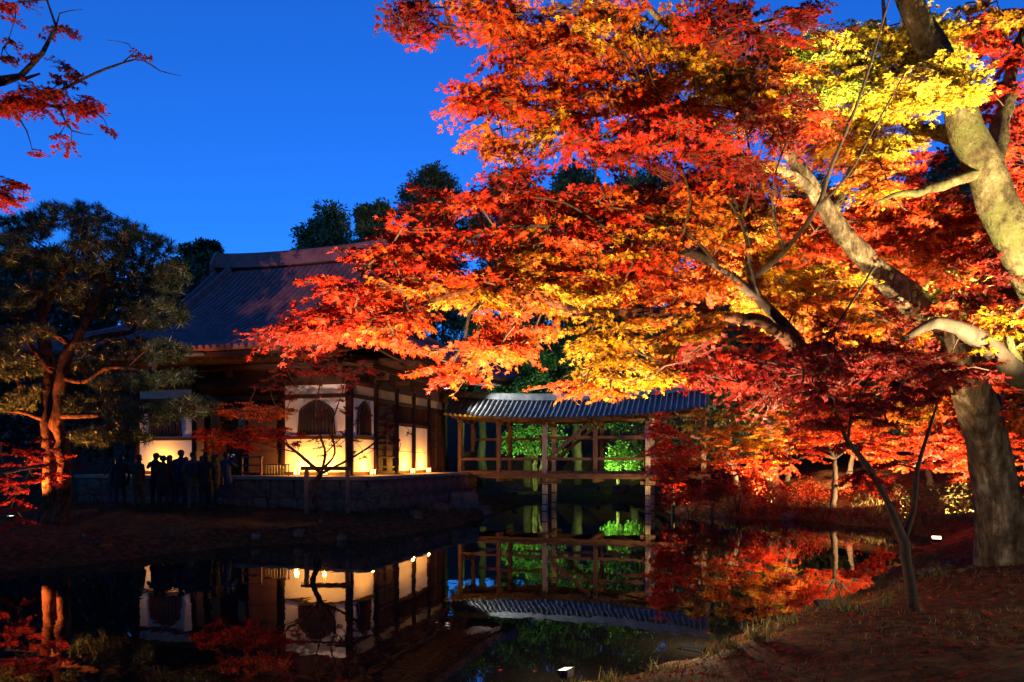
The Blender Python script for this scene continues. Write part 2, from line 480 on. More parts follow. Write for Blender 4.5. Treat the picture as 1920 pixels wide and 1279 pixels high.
# plaster panels
def fpanel(x0, x1, z0, z1, mat='plaster', y=0.0):
    m_ = MB(); m_.box(x0, x1, y - 0.03, y + 0.03, z0, z1); return m_.build('wall_panel', M[mat], hall)
def spanel(y0, y1, z0, z1, mat='plaster', x=0.0):
    m_ = MB(); m_.box(x - 0.03, x + 0.03, y0, y1, z0, z1); return m_.build('wall_panel', M[mat], hall)
for a, b in ((-2.6, 0), (XL, -6.2)):
    for z0, z1 in ((FL + .12, 2.74), (2.84, 4.13), (4.27, 4.58)): fpanel(a + .1, b - .1, z0, z1)
for k, (a, b) in enumerate(zip([0] + SY[:-1], SY)):
    spanel(a + .1, b - .1, 4.27, 4.58, 'plaster_ochre')
    if k == 0:
        spanel(a + .1, b - .1, FL + .12, 2.74); spanel(a + .1, b - .1, 2.84, 4.13)
    elif k in (2, 3):
        spanel(a + .1, b - .1, FL + .12, 3.34)
        spanel(a + .1, b - .1, 3.46, 4.13, 'wood_dark', -0.03); sbeam(a + .13, b - .13, 0, 3.34, 3.46)
        for j in range(9):
            yy = a + .2 + (b - a - .4) * j / 8
            m_ = MB(); m_.box(0.0, 0.04, yy - .015, yy + .015, 3.46, 4.13); m_.build('lattice_bar', M['wood_dark'], hall)
    else:
        # boarded doors with rails
        dl = MB(); dl.box(-0.03, 0.03, a + .13, b - .13, FL + .12, 4.13)
        dr = dl.build('door', M['wood_dark'], hall)
        for z in (1.75, 2.1, 2.55, 2.75, 3.2, 3.4, 3.95):
            rl = MB(); rl.box(0.031, 0.07, a + .15, b - .15, z, z + 0.05); rl.build('rail', M['wood_dark'], dr)
        mid = (a + b) / 2
        st = MB(); st.box(0.031, 0.075, mid - .04, mid + .04, FL + .13, 4.12); st.build('stile', M['wood_dark'], dr)
# left side and back closed with boards and plaster
m_ = MB(); m_.box(XL - .03, XL + .03, .1, YB - .1, FL, 4.58); m_.build('wall_panel', M['plaster'], hall)
m_ = MB(); m_.box(XL + .1, -.1, YB - .03, YB + .03, FL, 4.58); m_.build('wall_panel', M['plaster'], hall)
# bell shaped windows
def bell(w, h, z0):
    pts = []
    for k in range(13):
        t = k / 12
        if t < 0.62: xw = w * (1.06 - 0.10 * math.sin(t / 0.62 * math.pi * 0.5))
        else:
            q = (t - 0.62) / 0.38
            xw = w * 0.96 * (math.cos(q * math.pi / 2) ** 0.75 * 0.97 + 0.03 * (1 - q))
        pts.append((xw, z0 + h * t))
    return [(x, z) for x, z in pts] + [(-x, z) for x, z in pts[::-1][1:]]
def bell_window(cx, w, axis='y', side=0):
    z0, h = 2.9, 1.14
    out = bell(w / 2 + 0.07, h + 0.07, z0 - 0.02); inn = bell(w / 2, h, z0 + 0.0)
    f = MB(); n = len(out)
    mk = (lambda a, z, d: (cx + a, d, z)) if axis == 'y' else (lambda a, z, d: (-d, cx + a, z))
    vv = [mk(a, z, -0.031) for a, z in out] + [mk(a, z, -0.10) for a, z in out] + [mk(a, z, -0.10) for a, z in inn] + [mk(a, z, -0.031) for a, z in inn]
    ff = []
    for k in range(3):
        for i in range(n):
            j = (i + 1) % n
            ff.append((k * n + i, k * n + j, k * n + n + j, k * n + n + i))
    f.add(vv, ff)
    win = f.build('window', M['wood_dark'], hall)
    p = MB(); nn = len(inn)
    p.add([mk(a, z, -0.045) for a, z in inn], [tuple(range(nn))]); p.build('pane', M['black_metal'], win)
    for k in range(9):
        a = -w / 2 + w * (k + 0.5) / 9
        top = z0 + h * (0.62 + 0.36 * math.sqrt(max(0.0, 1 - (2 * abs(a) / w) ** 2)))
        b = MB()
        c0, c1 = mk(a - .012, z0 + .02, -0.05), mk(a + .012, top, -0.075)
        b.box(min(c0[0], c1[0]), max(c0[0], c1[0]), min(c0[1], c1[1]), max(c0[1], c1[1]), z0 + .02, top)
        b.build('lattice_bar', M['wood_dark'], win)
bell_window(-1.22, 1.25); bell_window(-7.5, 1.25); bell_window(0.92, 0.78, 'x')
# open middle bay: floor, inner walls, folded doors, altar
m_ = MB(); m_.box(XL + .1, -.1, .1, YB - .1, FL + .002, FL + .08); m_.build('floor', M['wood_dark_h'], hall)
m_ = MB(); m_.box(-8.2, -.6, 4.6, 4.7, FL + .08, 4.6); inner = m_.build('inner_wall', M['wood_dark_h'], hall)
m_ = MB(); m_.box(XL + .1, -.1, .1, YB - .1, 4.77, 4.83); m_.build('ceiling', M['wood_dark_h'], hall)
for x0, x1 in ((-2.75, -3.5), (-6.05, -5.3)):
    dl = MB(); dl.bar((x0, -0.1, 2.72), (x1, -0.62, 2.72), 0.05, 2.3); d_ = dl.build('door', M['wood_dark'], hall)
    for z in (1.75, 2.3, 2.9, 3.5):
        rl = MB(); rl.bar((x0, -0.14, z), (x1, -0.66, z), 0.05, 0.06); rl.build('rail', M['wood_dark'], d_)
hbeam(-6.07, -2.73, 0, 3.72, 3.86)
for k in range(11):
    m_ = MB(); x = -6.0 + 3.2 * (k + .5) / 11; m_.box(x - .02, x + .02, -.02, .02, 3.86, 4.13); m_.build('lattice_bar', M['wood_dark'], hall)
al = MB(); al.box(-5.5, -3.3, 3.2, 4.0, FL + .08, 2.35, ch=.03); al.box(-5.7, -3.1, 3.1, 4.1, 2.352, 2.43, ch=.02)
al.build('altar', M['gold'], hall)
for k in range(9):
    m_ = MB(); x = -5.9 + 3.0 * k / 8
    m_.box(x - .16, x + .16, .2, .22, 3.0, 3.72); m_.build('curtain', M['plaster_ochre'] if k % 3 == 1 else M['wood_dark'], hall)
# bracket sets
bk = MB()
bk.box(-.13, .13, -.13, .13, 4.762, 4.90); bk.box(-.55, .55, -.075, .075, 4.9, 5.02); bk.box(-.07, .07, -.6, .2, 4.902, 5.018)
for sx in (-.48, 0, .48): bk.box(sx - .1, sx + .1, -.1, .1, 5.02, 5.13)
bk.box(-.1, .1, -.62, -.42, 5.02, 5.13)
bkm = bk.mesh('bracket', M['wood_dark'])
frog = []
for k in range(15):
    a = math.pi * k / 14
    frog.append((0.52 * math.cos(a) * (1 + .18 * abs(math.cos(a)) ** 3), 4.765 + 0.34 * math.sin(a) ** 0.8))
for k in range(14, -1, -1):
    a = math.pi * k / 14
    frog.append((0.36 * math.cos(a), 4.762 + 0.21 * math.sin(a) ** 0.7))
fg = MB()
nf = len(frog) // 2
for i in range(nf - 1):
    o1, o2 = frog[i], frog[i + 1]; i1, i2 = frog[2 * nf - 1 - i], frog[2 * nf - 2 - i]
    for d in (-.05, .05): fg.add([(o1[0], d, o1[1]), (o2[0], d, o2[1]), (i2[0], d, i2[1]), (i1[0], d, i1[1])], [(0, 1, 2, 3)])
    fg.add([(o1[0], -.05, o1[1]), (o2[0], -.05, o2[1]), (o2[0], .05, o2[1]), (o1[0], .05, o1[1])], [(0, 1, 2, 3)])
    fg.add([(i1[0], -.05, i1[1]), (i2[0], -.05, i2[1]), (i2[0], .05, i2[1]), (i1[0], .05, i1[1])], [(3, 2, 1, 0)])
fgm = fg.mesh('frog_leg_strut', M['wood_dark'])
for x in (0, -2.6, -4.4, -6.2, XL): link('bracket', bkm, hall, (x, 0, 0))
for x in (-1.3, -3.5, -5.3, -7.5): link('frog_leg_strut', fgm, hall, (x, 0, 0))
for y in SY:
    link('bracket', bkm, hall, (0, y, 0), (0, 0, R(90))); link('bracket', bkm, hall, (XL, y, 0), (0, 0, R(-90)))
for a, b in zip([0] + SY[:-1], SY): link('frog_leg_strut', fgm, hall, (0, (a + b) / 2, 0), (0, 0, R(90)), (0.82, 1, 1))
for x0, x1, y0, y1 in ((XL - .9, .9, -.09, .09), (XL - .9, .9, YB - .09, YB + .09)):
    m_ = MB(); m_.box(x0, x1, y0, y1, 5.14, 5.32); m_.build('purlin', M['wood_dark_h'], hall)
m_ = MB(); m_.box(XL - 1.2, 1.2, -.62, -.48, 5.132, 5.27); m_.build('purlin', M['wood_dark_h'], hall)
for x in (0, XL):
    m_ = MB(); m_.box(x - .09, x + .09, -.9, YB + .9, 5.142, 5.318); m_.build('purlin', M['wood_dark'], hall)
for x in (0.55, XL - .55):
    m_ = MB(); m_.box(x - .07, x + .07, -1.2, YB + 1.2, 5.134, 5.268); m_.build('purlin', M['wood_dark'], hall)
m_ = MB()
for a in ((XL, 0.0, 0.03, YB),): m_.box(XL + .1, -.1, -.04, .04, 4.77, 5.6)
m_.box(-.04, .04, .1, YB - .1, 4.77, 5.6); m_.box(XL - .04, XL + .04, .1, YB - .1, 4.77, 5.6); m_.box(XL + .1, -.1, YB - .04, YB + .04, 4.77, 5.6)
m_.build('frieze_board', M['wood_dark_h'], hall)
# roof surfaces
OV, RUN, ZE, RISE = 2.7, 6.8, 5.55, 4.5
EXL, EXR, EYF, EYB = XL - OV, OV, -OV, YB + OV
def g_(v): return 0.52 * v + 0.48 * v * v
def lift(ex, ey): return 0.46 * max(0, 1 - ex / 7) ** 4 * max(0, 1 - ey / 7) ** 4
def zfront(x, ey): return ZE + RISE * g_(ey / RUN) + lift(min(x - EXL, EXR - x), ey)
def zside(y, ex): return ZE + RISE * g_(ex / RUN) + lift(ex, min(y - EYF, EYB - y))
HIP = 3.05
def front_rng(ey):
    e = min(ey, HIP); return EXL + e, EXR - e
def add_roof(fn, nu, nv):
    r = MB(); r.grid(fn, nu, nv)
    o = r.build('roof', M['tile'], hall, True)
    s = o.modifiers.new('thick', 'SOLIDIFY'); s.thickness = 0.12; s.offset = -1
    return o
def f_front(u, v):
    ey = v * RUN; a, b = front_rng(ey); x = a + (b - a) * u
    return (x, EYF + ey, zfront(x, ey))
def f_back(u, v):
    ey = v * RUN; a, b = front_rng(ey); x = b + (a - b) * u
    return (x, EYB - ey, zfront(x, ey))
def f_right(u, v):
    ex = v * (HIP + .5); y0, y1 = EYF + min(ex, HIP), EYB - min(ex, HIP); y = y0 + (y1 - y0) * u
    return (EXR - ex, y, zside(y, ex))
def f_left(u, v):
    ex = v * (HIP + .5); y0, y1 = EYF + min(ex, HIP), EYB - min(ex, HIP); y = y1 + (y0 - y1) * u
    return (EXL + ex, y, zside(y, ex))
roof = add_roof(f_front, 48, 28); add_roof(f_back, 32, 20); roof_r = add_roof(f_right, 48, 14); roof_l = add_roof(f_left, 48, 14)
def tile_row(path, r=0.075, mat='tile', seg=0.30):
    """half round cover tiles laid down a slope: each tile slightly tapered, round end disc at the eave"""
    P = [Vector(p) for p in path]
    L_ = [0]
    for a, b in zip(P, P[1:]): L_.append(L_[-1] + (b - a).length)
    n = max(1, int(round(L_[-1] / seg)))
    def at(s):
        for i in range(len(P) - 1):
            if s <= L_[i + 1] or i == len(P) - 2:
                t = (s - L_[i]) / max(1e-6, L_[i + 1] - L_[i]); return P[i].lerp(P[i + 1], t)
    mb = MB()
    vv, ff = [], []
    side = None
    for k in range(n):
        a, b = at(L_[-1] * k / n), at(L_[-1] * (k + 1) / n)
        d = (b - a).normalized()
        sd = d.cross(Vector((0, 0, 1))).normalized(); up = sd.cross(d)
        base = len(vv)
        for p, rr in ((a, r * 1.07), (b, r * 0.93)):
            for j in range(6):
                t = math.pi * j / 5
                vv.append(p + sd * (math.cos(t) * rr) + up * (math.sin(t) * rr * 1.05 + 0.012))
        for j in range(5): ff.append((base + j, base + j + 1, base + 7 + j, base + 6 + j))
        ff.append((base + 5, base + 4, base + 3, base + 2, base + 1, base))
    # eave disc
    a, b = at(0), at(L_[-1] / n * .3); d = (b - a).normalized(); sd = d.cross(Vector((0, 0, 1))).normalized(); up = sd.cross(d)
    base = len(vv); c = a - d * 0.03 + up * 0.012
    for q in (0, 1):
        for j in range(10):
            t = 2 * math.pi * j / 10
            vv.append(c + d * (0.05 * q) + (sd * math.cos(t) + up * math.sin(t)) * r * 1.18)
    ff.append(tuple(base + j for j in range(9, -1, -1))); ff.append(tuple(base + 10 + j for j in range(10)))
    for j in range(10): ff.append((base + j, base + (j + 1) % 10, base + 10 + (j + 1) % 10, base + 10 + j))
    mb.add(vv, ff)
    return mb.mesh('tile_row', M[mat])
SP = 0.262
k = 0
x = EXL + 0.2
while x < EXR - 0.1:
    e_end = 6.55 if EXL + HIP < x < EXR - HIP else min(x - EXL, EXR - x) - 0.05
    if e_end > 0.25:
        link('tile_row', tile_row([(x, EYF + e, zfront(x, e) + 0.0) for e in np.linspace(0, e_end, 13)]), roof)
    x += SP
y = EYF + 0.2
while y < EYB - 0.1:
    e_end = min(HIP, y - EYF, EYB - y) - 0.04
    if e_end > 0.25:
        link('tile_row', tile_row([(EXR - e, y, zside(y, e)) for e in np.linspace(0, e_end, 8)]), roof_r)
        if y < 4: link('tile_row', tile_row([(EXL + e, y, zside(y, e)) for e in np.linspace(0, e_end, 8)]), roof_l)
    y += SP
# ridges
zr = ZE + RISE - 0.06
ridge = empty('ridge', (0, 0, 0), 0, hall)
RX0, RX1 = EXL + HIP - .08, EXR - HIP + .08
def rz_(x):
    u = (x - (RX0 + RX1) / 2) / ((RX1 - RX0) / 2); return 0.16 * abs(u) ** 2.5
for k in range(5):
    r = MB(); w = 0.25 - 0.022 * k; z0 = zr + 0.105 * k; n = 24; vv, ff = [], []
    for i in range(n + 1):
        x = RX0 + (RX1 - RX0) * i / n; dz = rz_(x)
        vv += [(x, (YB / 2) - w, z0 + dz), (x, (YB / 2) + w, z0 + dz), (x, YB / 2 + w, z0 + .095 + dz), (x, YB / 2 - w, z0 + .095 + dz)]
    for i in range(n):
        a = i * 4
        for q in range(4): ff.append((a + q, a + (q + 1) % 4, a + 4 + (q + 1) % 4, a + 4 + q)[::-1])
    ff += [(0, 1, 2, 3), (n * 4 + 3, n * 4 + 2, n * 4 + 1, n * 4)]
    r.add(vv, ff); r.build('ridge_course', M['tile'], ridge)
r = MB(); r.tube([(RX0 + (RX1 - RX0) * i / 24, YB / 2, zr + .56 + rz_(RX0 + (RX1 - RX0) * i / 24)) for i in range(25)], 0.10, 8); r.build('ridge_cap', M['tile'], ridge, True)
for x, s in ((RX0, -1), (RX1, 1)):
    o = MB(); zz = zr + .16
    o.prism([(YB / 2 - .34, zz - .22), (YB / 2 + .34, zz - .22), (YB / 2 + .40, zz + .1), (YB / 2 + .25, zz + .42), (YB / 2 + .12, zz + .62), (YB / 2, zz + .74), (YB / 2 - .12, zz + .62), (YB / 2 - .25, zz + .42), (YB / 2 - .40, zz + .1)], x + s * .02, x + s * .16, 'x')
    o.build('ridge_end_tile', M['tile'], ridge)
def ridge_line(pts, w=0.16, h=0.32, name='descending_ridge'):
    r = MB()
    for k in range(3):
        ww = w - 0.02 * k; z0 = h * k / 3 - .02
        vv, ff = [], []
        for i, p in enumerate(pts):
            p = Vector(p); a, b = Vector(pts[max(i - 1, 0)]), Vector(pts[min(i + 1, len(pts) - 1)])
            d = (b - a); sd = Vector((d.y, -d.x, 0)).normalized()
            for q, zz in ((-ww, z0), (ww, z0), (ww, z0 + h / 3 - .012), (-ww, z0 + h / 3 - .012)): vv.append(p + sd * q + Vector((0, 0, zz)))
        for i in range(len(pts) - 1):
            a = i * 4
            for q in range(4): ff.append((a + q, a + (q + 1) % 4, a + 4 + (q + 1) % 4, a + 4 + q))
        n4 = (len(pts) - 1) * 4
        ff += [(3, 2, 1, 0), (n4, n4 + 1, n4 + 2, n4 + 3)]
        r.add(vv, ff)
    r.tube([Vector(p) + Vector((0, 0, h + .02)) for p in pts], 0.075, 8)
    return r.build(name, M['tile'], hall)
for x in (RX0 + 0.75, RX1 - 0.75):
    ridge_line([(x, EYF + e, zfront(x, e)) for e in np.linspace(6.5, 2.6, 12)])
for x in (RX0 + 0.06, RX1 - 0.06):
    ridge_line([(x, EYF + e, ZE + RISE * g_(e / RUN)) for e in np.linspace(6.5, 2.95, 12)], 0.10, 0.14, 'verge')
for sx, cx in ((1, EXL), (-1, EXR)):
    ridge_line([(cx + sx * e, EYF + e, zfront(cx + sx * e, e)) for e in np.linspace(3.2, 0.05, 12)], 0.14, 0.28, 'hip_ridge')
    ridge_line([(cx + sx * e, EYB - e, zside(EYB - e, e)) for e in np.linspace(3.2, 0.05, 12)], 0.14, 0.28, 'hip_ridge')
# gables
for x in (EXL + HIP + .4, EXR - HIP - .4):
    gp = [(EYF + e, ZE + RISE * g_(e / RUN) - .13) for e in np.linspace(2.9, 6.8, 9)]
    gp += [(EYB - e, ZE + RISE * g_(e / RUN) - .13) for e in np.linspace(6.7, 2.9, 9)]
    o = MB(); o.prism(gp, x - .05, x + .05, 'x'); o.build('gable', M['wood_dark'], hall)
# eave boards, soffit and rafters
def eave_strip(off, z0, z1, t, name):
    n = 40
    for side in ('front', 'right', 'left'):
        vv, ff = [], []
        for i in range(n + 1):
            u = i / n
            if side == 'front':
                x = EXL + off + (EXR - EXL - 2 * off) * u; z = zfront(x, 0); q = [(x, EYF + off), (x, EYF + off + t)]
            else:
                y = EYF + off + (EYB - EYF - 2 * off) * u; z = zside(y, 0); xx = EXR - off if side == 'right' else EXL + off; s = -t if side == 'right' else t
                q = [(xx, y), (xx + s, y)]
            vv += [(*q[0], z + z0), (*q[1], z + z0), (*q[1], z + z1), (*q[0], z + z1)]
        for i in range(n):
            a = i * 4
            for c in range(4): ff.append((a + c, a + (c + 1) % 4, a + 4 + (c + 1) % 4, a + 4 + c))
        ff += [(3, 2, 1, 0), (n * 4, n * 4 + 1, n * 4 + 2, n * 4 + 3)]
        m_ = MB(); m_.add(vv, ff); m_.build(name, M['wood_dark_h'], hall)
eave_strip(0.10, -0.27, -0.13, 0.1, 'eave_board')
eave_strip(0.85, -0.30, -0.16, 0.12, 'eave_board')
def raf(a, b, nm='rafter'):
    m_ = MB(); m_.bar(a, b, 0.075, 0.10); m_.build(nm, M['wood_dark'], hall)
n = 50
for i in range(n):
    x = EXL + .35 + (EXR - EXL - .7) * i / (n - 1)
    if x < XL - .05 or x > .05:
        e = min(x - EXL, EXR - x)
        raf((x, EYF + .14, zfront(x, 0) - .31), (x, EYF + e + .05, zfront(x, e) * .5 + .5 * (ZE - .12 + .14 * e)))
    else: raf((x, EYF + .14, zfront(x, 0) - .31), (x, .0, 5.42))
for i in range(48):
    y = EYF + .35 + (EYB - EYF - .7) * i / 47
    if y < -.05 or y > YB + .05:
        e = min(y - EYF, EYB - y)
        raf((EXR - .14, y, zside(y, 0) - .31), (EXR - e - .05, y, zside(y, e) * .5 + .5 * (ZE - .12 + .14 * e)))
    else: raf((EXR - .14, y, zside(y, 0) - .31), (0, y, 5.42))
# gutter and downpipe on the front eave
m_ = MB()
for i in range(20):
    pass
m_.tube([(x, EYF - .02, zfront(x, 0) - .2) for x in np.linspace(EXL + 2.2, -3.6, 14)], 0.06, 8)
gut = m_.build('gutter', M['copper'], hall, True)
m_ = MB(); m_.box(-5.62, -5.44, EYF - .1, EYF + .08, ZE - .52, ZE - .24); m_.tube([(-5.53, EYF, ZE - .5), (-5.53, EYF, ZE - .95)], 0.055, 8); m_.build('downpipe', M['copper'], hall)

# ------------------------------------------------------------------ covered bridge
bridge = empty('covered_bridge', CORNER, ANG)
tag(bridge, 'roofed wooden footbridge crossing the pond from the temple hall on tall posts', 'bridge')
BF, BB, BC = 8.0, 9.7, 8.85
BX = [0.94, 2.72, 4.77, 6.92, 9.08, 11.25]
def bez(x): return 3.65 + 0.0095 * (x - 5.6) ** 2       # eave line sags in the middle
def pbox(nm, x0, x1, y0, y1, z0, z1, mat='wood_grey', par=bridge, ch=0.0):
    m_ = MB(); m_.box(x0, x1, y0, y1, z0, z1, 0, ch); return m_.build(nm, M[mat], par)
for i, x in enumerate(BX):
    for y in (BF, BB):
        w = 0.085
        zt = bez(x) + .06
        if i in (2, 4):
            p = pbox('post', x - .1, x + .1, y - .1, y + .1, -0.9, zt, 'wood_pale', ch=.012)
            for z in (0.12, 0.55, 0.98, 1.05):
                pbox('iron_band', x - .108, x + .108, y - .108, y + .108, z, z + .05, 'black_metal', p)
            pbox('bracket_block', x - .30, x - .101, y - .07, y + .07, 1.02, 1.17, par=p)
            pbox('bracket_block', x + .101, x + .30, y - .07, y + .07, 1.02, 1.17, par=p)
        else:
            pbox('post', x - w, x + w, y - w, y + w, 1.2 if 0 < i < 5 else 0.2, zt, ch=.01)
    pbox('tie_beam', x - .06, x + .06, BF - .25, BB + .25, bez(x) - .16, bez(x) - .02)
    pbox('floor_joist', x - .07, x + .07, BF - .2, BB + .2, 1.10, 1.248)
for y in (BF - .14, BB + .14):
    pbox('girder', .4, 11.5, y - .06, y + .06, 1.25, 1.40, 'wood_grey_h')
x = .45; k = 0
while x < 11.4:
    pbox('deck_plank', x, x + .232, BF - .34, BB + .34, 1.402, 1.46 + .006 * (k % 3)); x += .24; k += 1
for a, b in zip(BX, BX[1:]):
    for y in (BF, BB):
        for z0, z1 in ((2.02, 2.13), (2.92, 3.03)):
            if z0 > 2.5 and b < 4.8 and y == BF: continue
            pbox('rail', a + .1, b - .1, y - .035, y + .035, z0, z1, 'wood_grey_h')
        pbox('sill', a + .1, b - .1, y - .05, y + .05, 1.475, 1.56, 'wood_grey_h')
for y in (BF - .06, BB + .06):
    m_ = MB(); m_.bar((4.9, y, 2.08), (6.72, y, 3.60), 0.09, 0.14); m_.build('brace', M['wood_grey'], bridge)
gate = empty('gate', (1.04, 0, 0), 0, bridge)
for k in range(11):
    y = BF + .12 + (BB - BF - .24) * k / 10; pbox('slat', -.02, .02, y - .055, y + .055, 1.5, 2.42, 'wood_grey', gate)
for z in (1.62, 2.2): pbox('rail', .021, .06, BF + .06, BB - .06, z, z + .09, 'wood_grey', gate)
# roof
for y, s in ((BF - .05, 1), (BB + .05, -1)):
    m_ = MB(); n = 26; vv, ff = [], []
    for i in range(n + 1):
        x = .55 + 10.7 * i / n; z = bez(x) - .02
        vv += [(x, y - .07, z), (x, y + .07, z), (x, y + .07, z + .15), (x, y - .07, z + .15)]
    for i in range(n):
        a = i * 4
        for c in range(4): ff.append((a + c, a + (c + 1) % 4, a + 4 + (c + 1) % 4, a + 4 + c))
    ff += [(3, 2, 1, 0), (n * 4, n * 4 + 1, n * 4 + 2, n * 4 + 3)]
    m_.add(vv, ff); m_.build('eave_beam', M['wood_grey_h'], bridge)
HWD = 1.40
def bz(x, e): return bez(x) + .14 + 0.86 * (0.8 * (e / HWD) + 0.2 * (e / HWD) ** 2)
broofs = []
for s in (-1, 1):
    r = MB()
    r.grid(lambda u, v: (.35 + 11.1 * (u if s < 0 else 1 - u), BC + s * HWD * (1 - v), bz(.35 + 11.1 * (u if s < 0 else 1 - u), v * HWD)), 40, 6)
    o = r.build('roof', M['tile_bridge'], bridge, True); sm = o.modifiers.new('t', 'SOLIDIFY'); sm.thickness = .06; sm.offset = -1
    broofs.append(o)
    m_ = MB()
    r2 = MB()
x = .5
while x < 11.4:
    for s, o in zip((-1, 1), broofs):
        link('tile_row', tile_row([(x, BC + s * (HWD - e), bz(x, e)) for e in np.linspace(-.03, HWD - .12, 6)], 0.052, 'tile_bridge', 0.26), o)
    x += .222
for k in range(24):
    x = .7 + 10.6 * k / 23
    for s in (-1, 1):
        m_ = MB(); m_.bar((x, BC + s * (HWD - .06), bz(x, .06) - .12), (x, BC + s * .05, bz(x, HWD - .05) - .12), .06, .07); m_.build('rafter', M['wood_grey'], bridge)
m_ = MB()
n = 30; vv, ff = [], []
for i in range(n + 1):
    x = .3 + 11.2 * i / n; z = bz(x, HWD) - .03
    vv += [(x, BC - .14, z), (x, BC + .14, z), (x, BC + .11, z + .2), (x, BC - .11, z + .2)]
for i in range(n):
    a = i * 4
    for c in range(4): ff.append((a + c, a + (c + 1) % 4, a + 4 + (c + 1) % 4, a + 4 + c)[::-1])
ff += [(0, 1, 2, 3), (n * 4 + 3, n * 4 + 2, n * 4 + 1, n * 4)]
m_.add(vv, ff); m_.tube([(.3 + 11.2 * i / n, BC, bz(.3 + 11.2 * i / n, HWD) + .2) for i in range(n + 1)], .075, 8)
m_.build('ridge', M['tile_bridge'], bridge)

# ------------------------------------------------------------------ lamps
def aim(o, frm, to):
    d = (Vector(to) - Vector(frm)).normalized()
    o.rotation_euler = d.to_track_quat('-Z', 'Y').to_euler()
def flood(pos, target, power, color, angle, label, size=0.22, lens='lens_warm', blend=0.5, group=None, soft=0.05, cat='floodlight', spill=0.0):
    """a garden floodlight: boxy housing on a yoke and spike, glowing lens, its own spot light"""
    pos, target = Vector(pos), Vector(target)
    root = empty('floodlight', pos)
    tag(root, label, cat, group)
    d = (target - pos).normalized()
    q = d.to_track_quat('-Z', 'Y')
    s = size
    h = MB()
    a, b, c = s * .5, s * .36, s * .5
    h.add([(-a, -b, 0), (a, -b, 0), (a, b, 0), (-a, b, 0), (-a * .72, -b * .7, c), (a * .72, -b * .7, c), (a * .72, b * .7, c), (-a * .72, b * .7, c)],
          [(4, 5, 6, 7), (0, 4, 7, 3), (1, 2, 6, 5), (0, 1, 5, 4), (2, 3, 7, 6)])
    for zz in (0.25, 0.5, 0.75):
        h.box(-a * .8, a * .8, b * (1 - .28 * zz), b * (1 - .28 * zz) + s * .05, c * zz - .01, c * zz + .01)
    h.box(-a * 1.04, a * 1.04, b, b * 1.08, -s * .05, s * .03); h.box(-a * 1.04, a * 1.04, -b * 1.08, -b, -s * .05, s * .03)
    h.box(a, a * 1.08, -b, b, -s * .05, s * .03); h.box(-a * 1.08, -a, -b, b, -s * .05, s * .03)
    ho = h.build('housing', M['black_metal'], root)
    ho.rotation_euler = q.to_euler(); ho.location = (0, 0, s * .55)
    l = MB(); l.add([(-a * .94, -b * .94, -.002), (-a * .94, b * .94, -.002), (a * .94, b * .94, -.002), (a * .94, -b * .94, -.002)], [(0, 1, 2, 3)])
    l.build('lens', M[lens], ho)
    y = MB(); y.tube([(-s * .6, 0, s * .5), (-s * .6, 0, s * .12), (s * .6, 0, s * .12), (s * .6, 0, s * .5)], s * .035, 6)
    y.build('yoke', M['black_metal'], root, rot=(0, 0, math.atan2(d.y, d.x) - math.pi / 2))
    p = MB(); p.tube([(0, 0, s * .13), (0, 0, -.25)], [s * .05, s * .02], 6); p.build('spike', M['black_metal'], root)
    if power > 0:
        L_ = bpy.data.lights.new('floodlight_lamp', 'SPOT')
        L_.energy = power; L_.color = color; L_.spot_size = R(angle); L_.spot_blend = blend; L_.shadow_soft_size = soft
        lo = bpy.data.objects.new('lamp', L_); col.objects.link(lo); lo.parent = root
        lo.location = Vector((0, 0, s * .55)) + d * (s * .12 + .02)
        lo.rotation_euler = q.to_euler()
        if spill > 0:
            L2_ = bpy.data.lights.new('floodlight_spill', 'POINT'); L2_.energy = spill; L2_.color = color; L2_.shadow_soft_size = .08
            l2 = bpy.data.objects.new('lamp', L2_); col.objects.link(l2); l2.parent = root; l2.location = Vector((0, 0, s * .55 + .25)) + d * .15
    return root
def on_ground(px, py, dz=0.0):
    """point of the terrain that the pixel looks at"""
    for d in np.arange(4.0, 60, 0.02):
        p = W(px, py, d)
        if p[2] <= gz(p[0], p[1]) + dz: return p
    return W(px, py, 40)
WARM, WHITE, GOLD, GREEN = (1.0, 0.68, 0.30), (1.0, 0.76, 0.42), (1.0, 0.40, 0.045), (0.55, 1.0, 0.22)
def at_g(x, y, dz=0.05): return (x, y, float(gz(x, y)) + dz)
K = 1.0
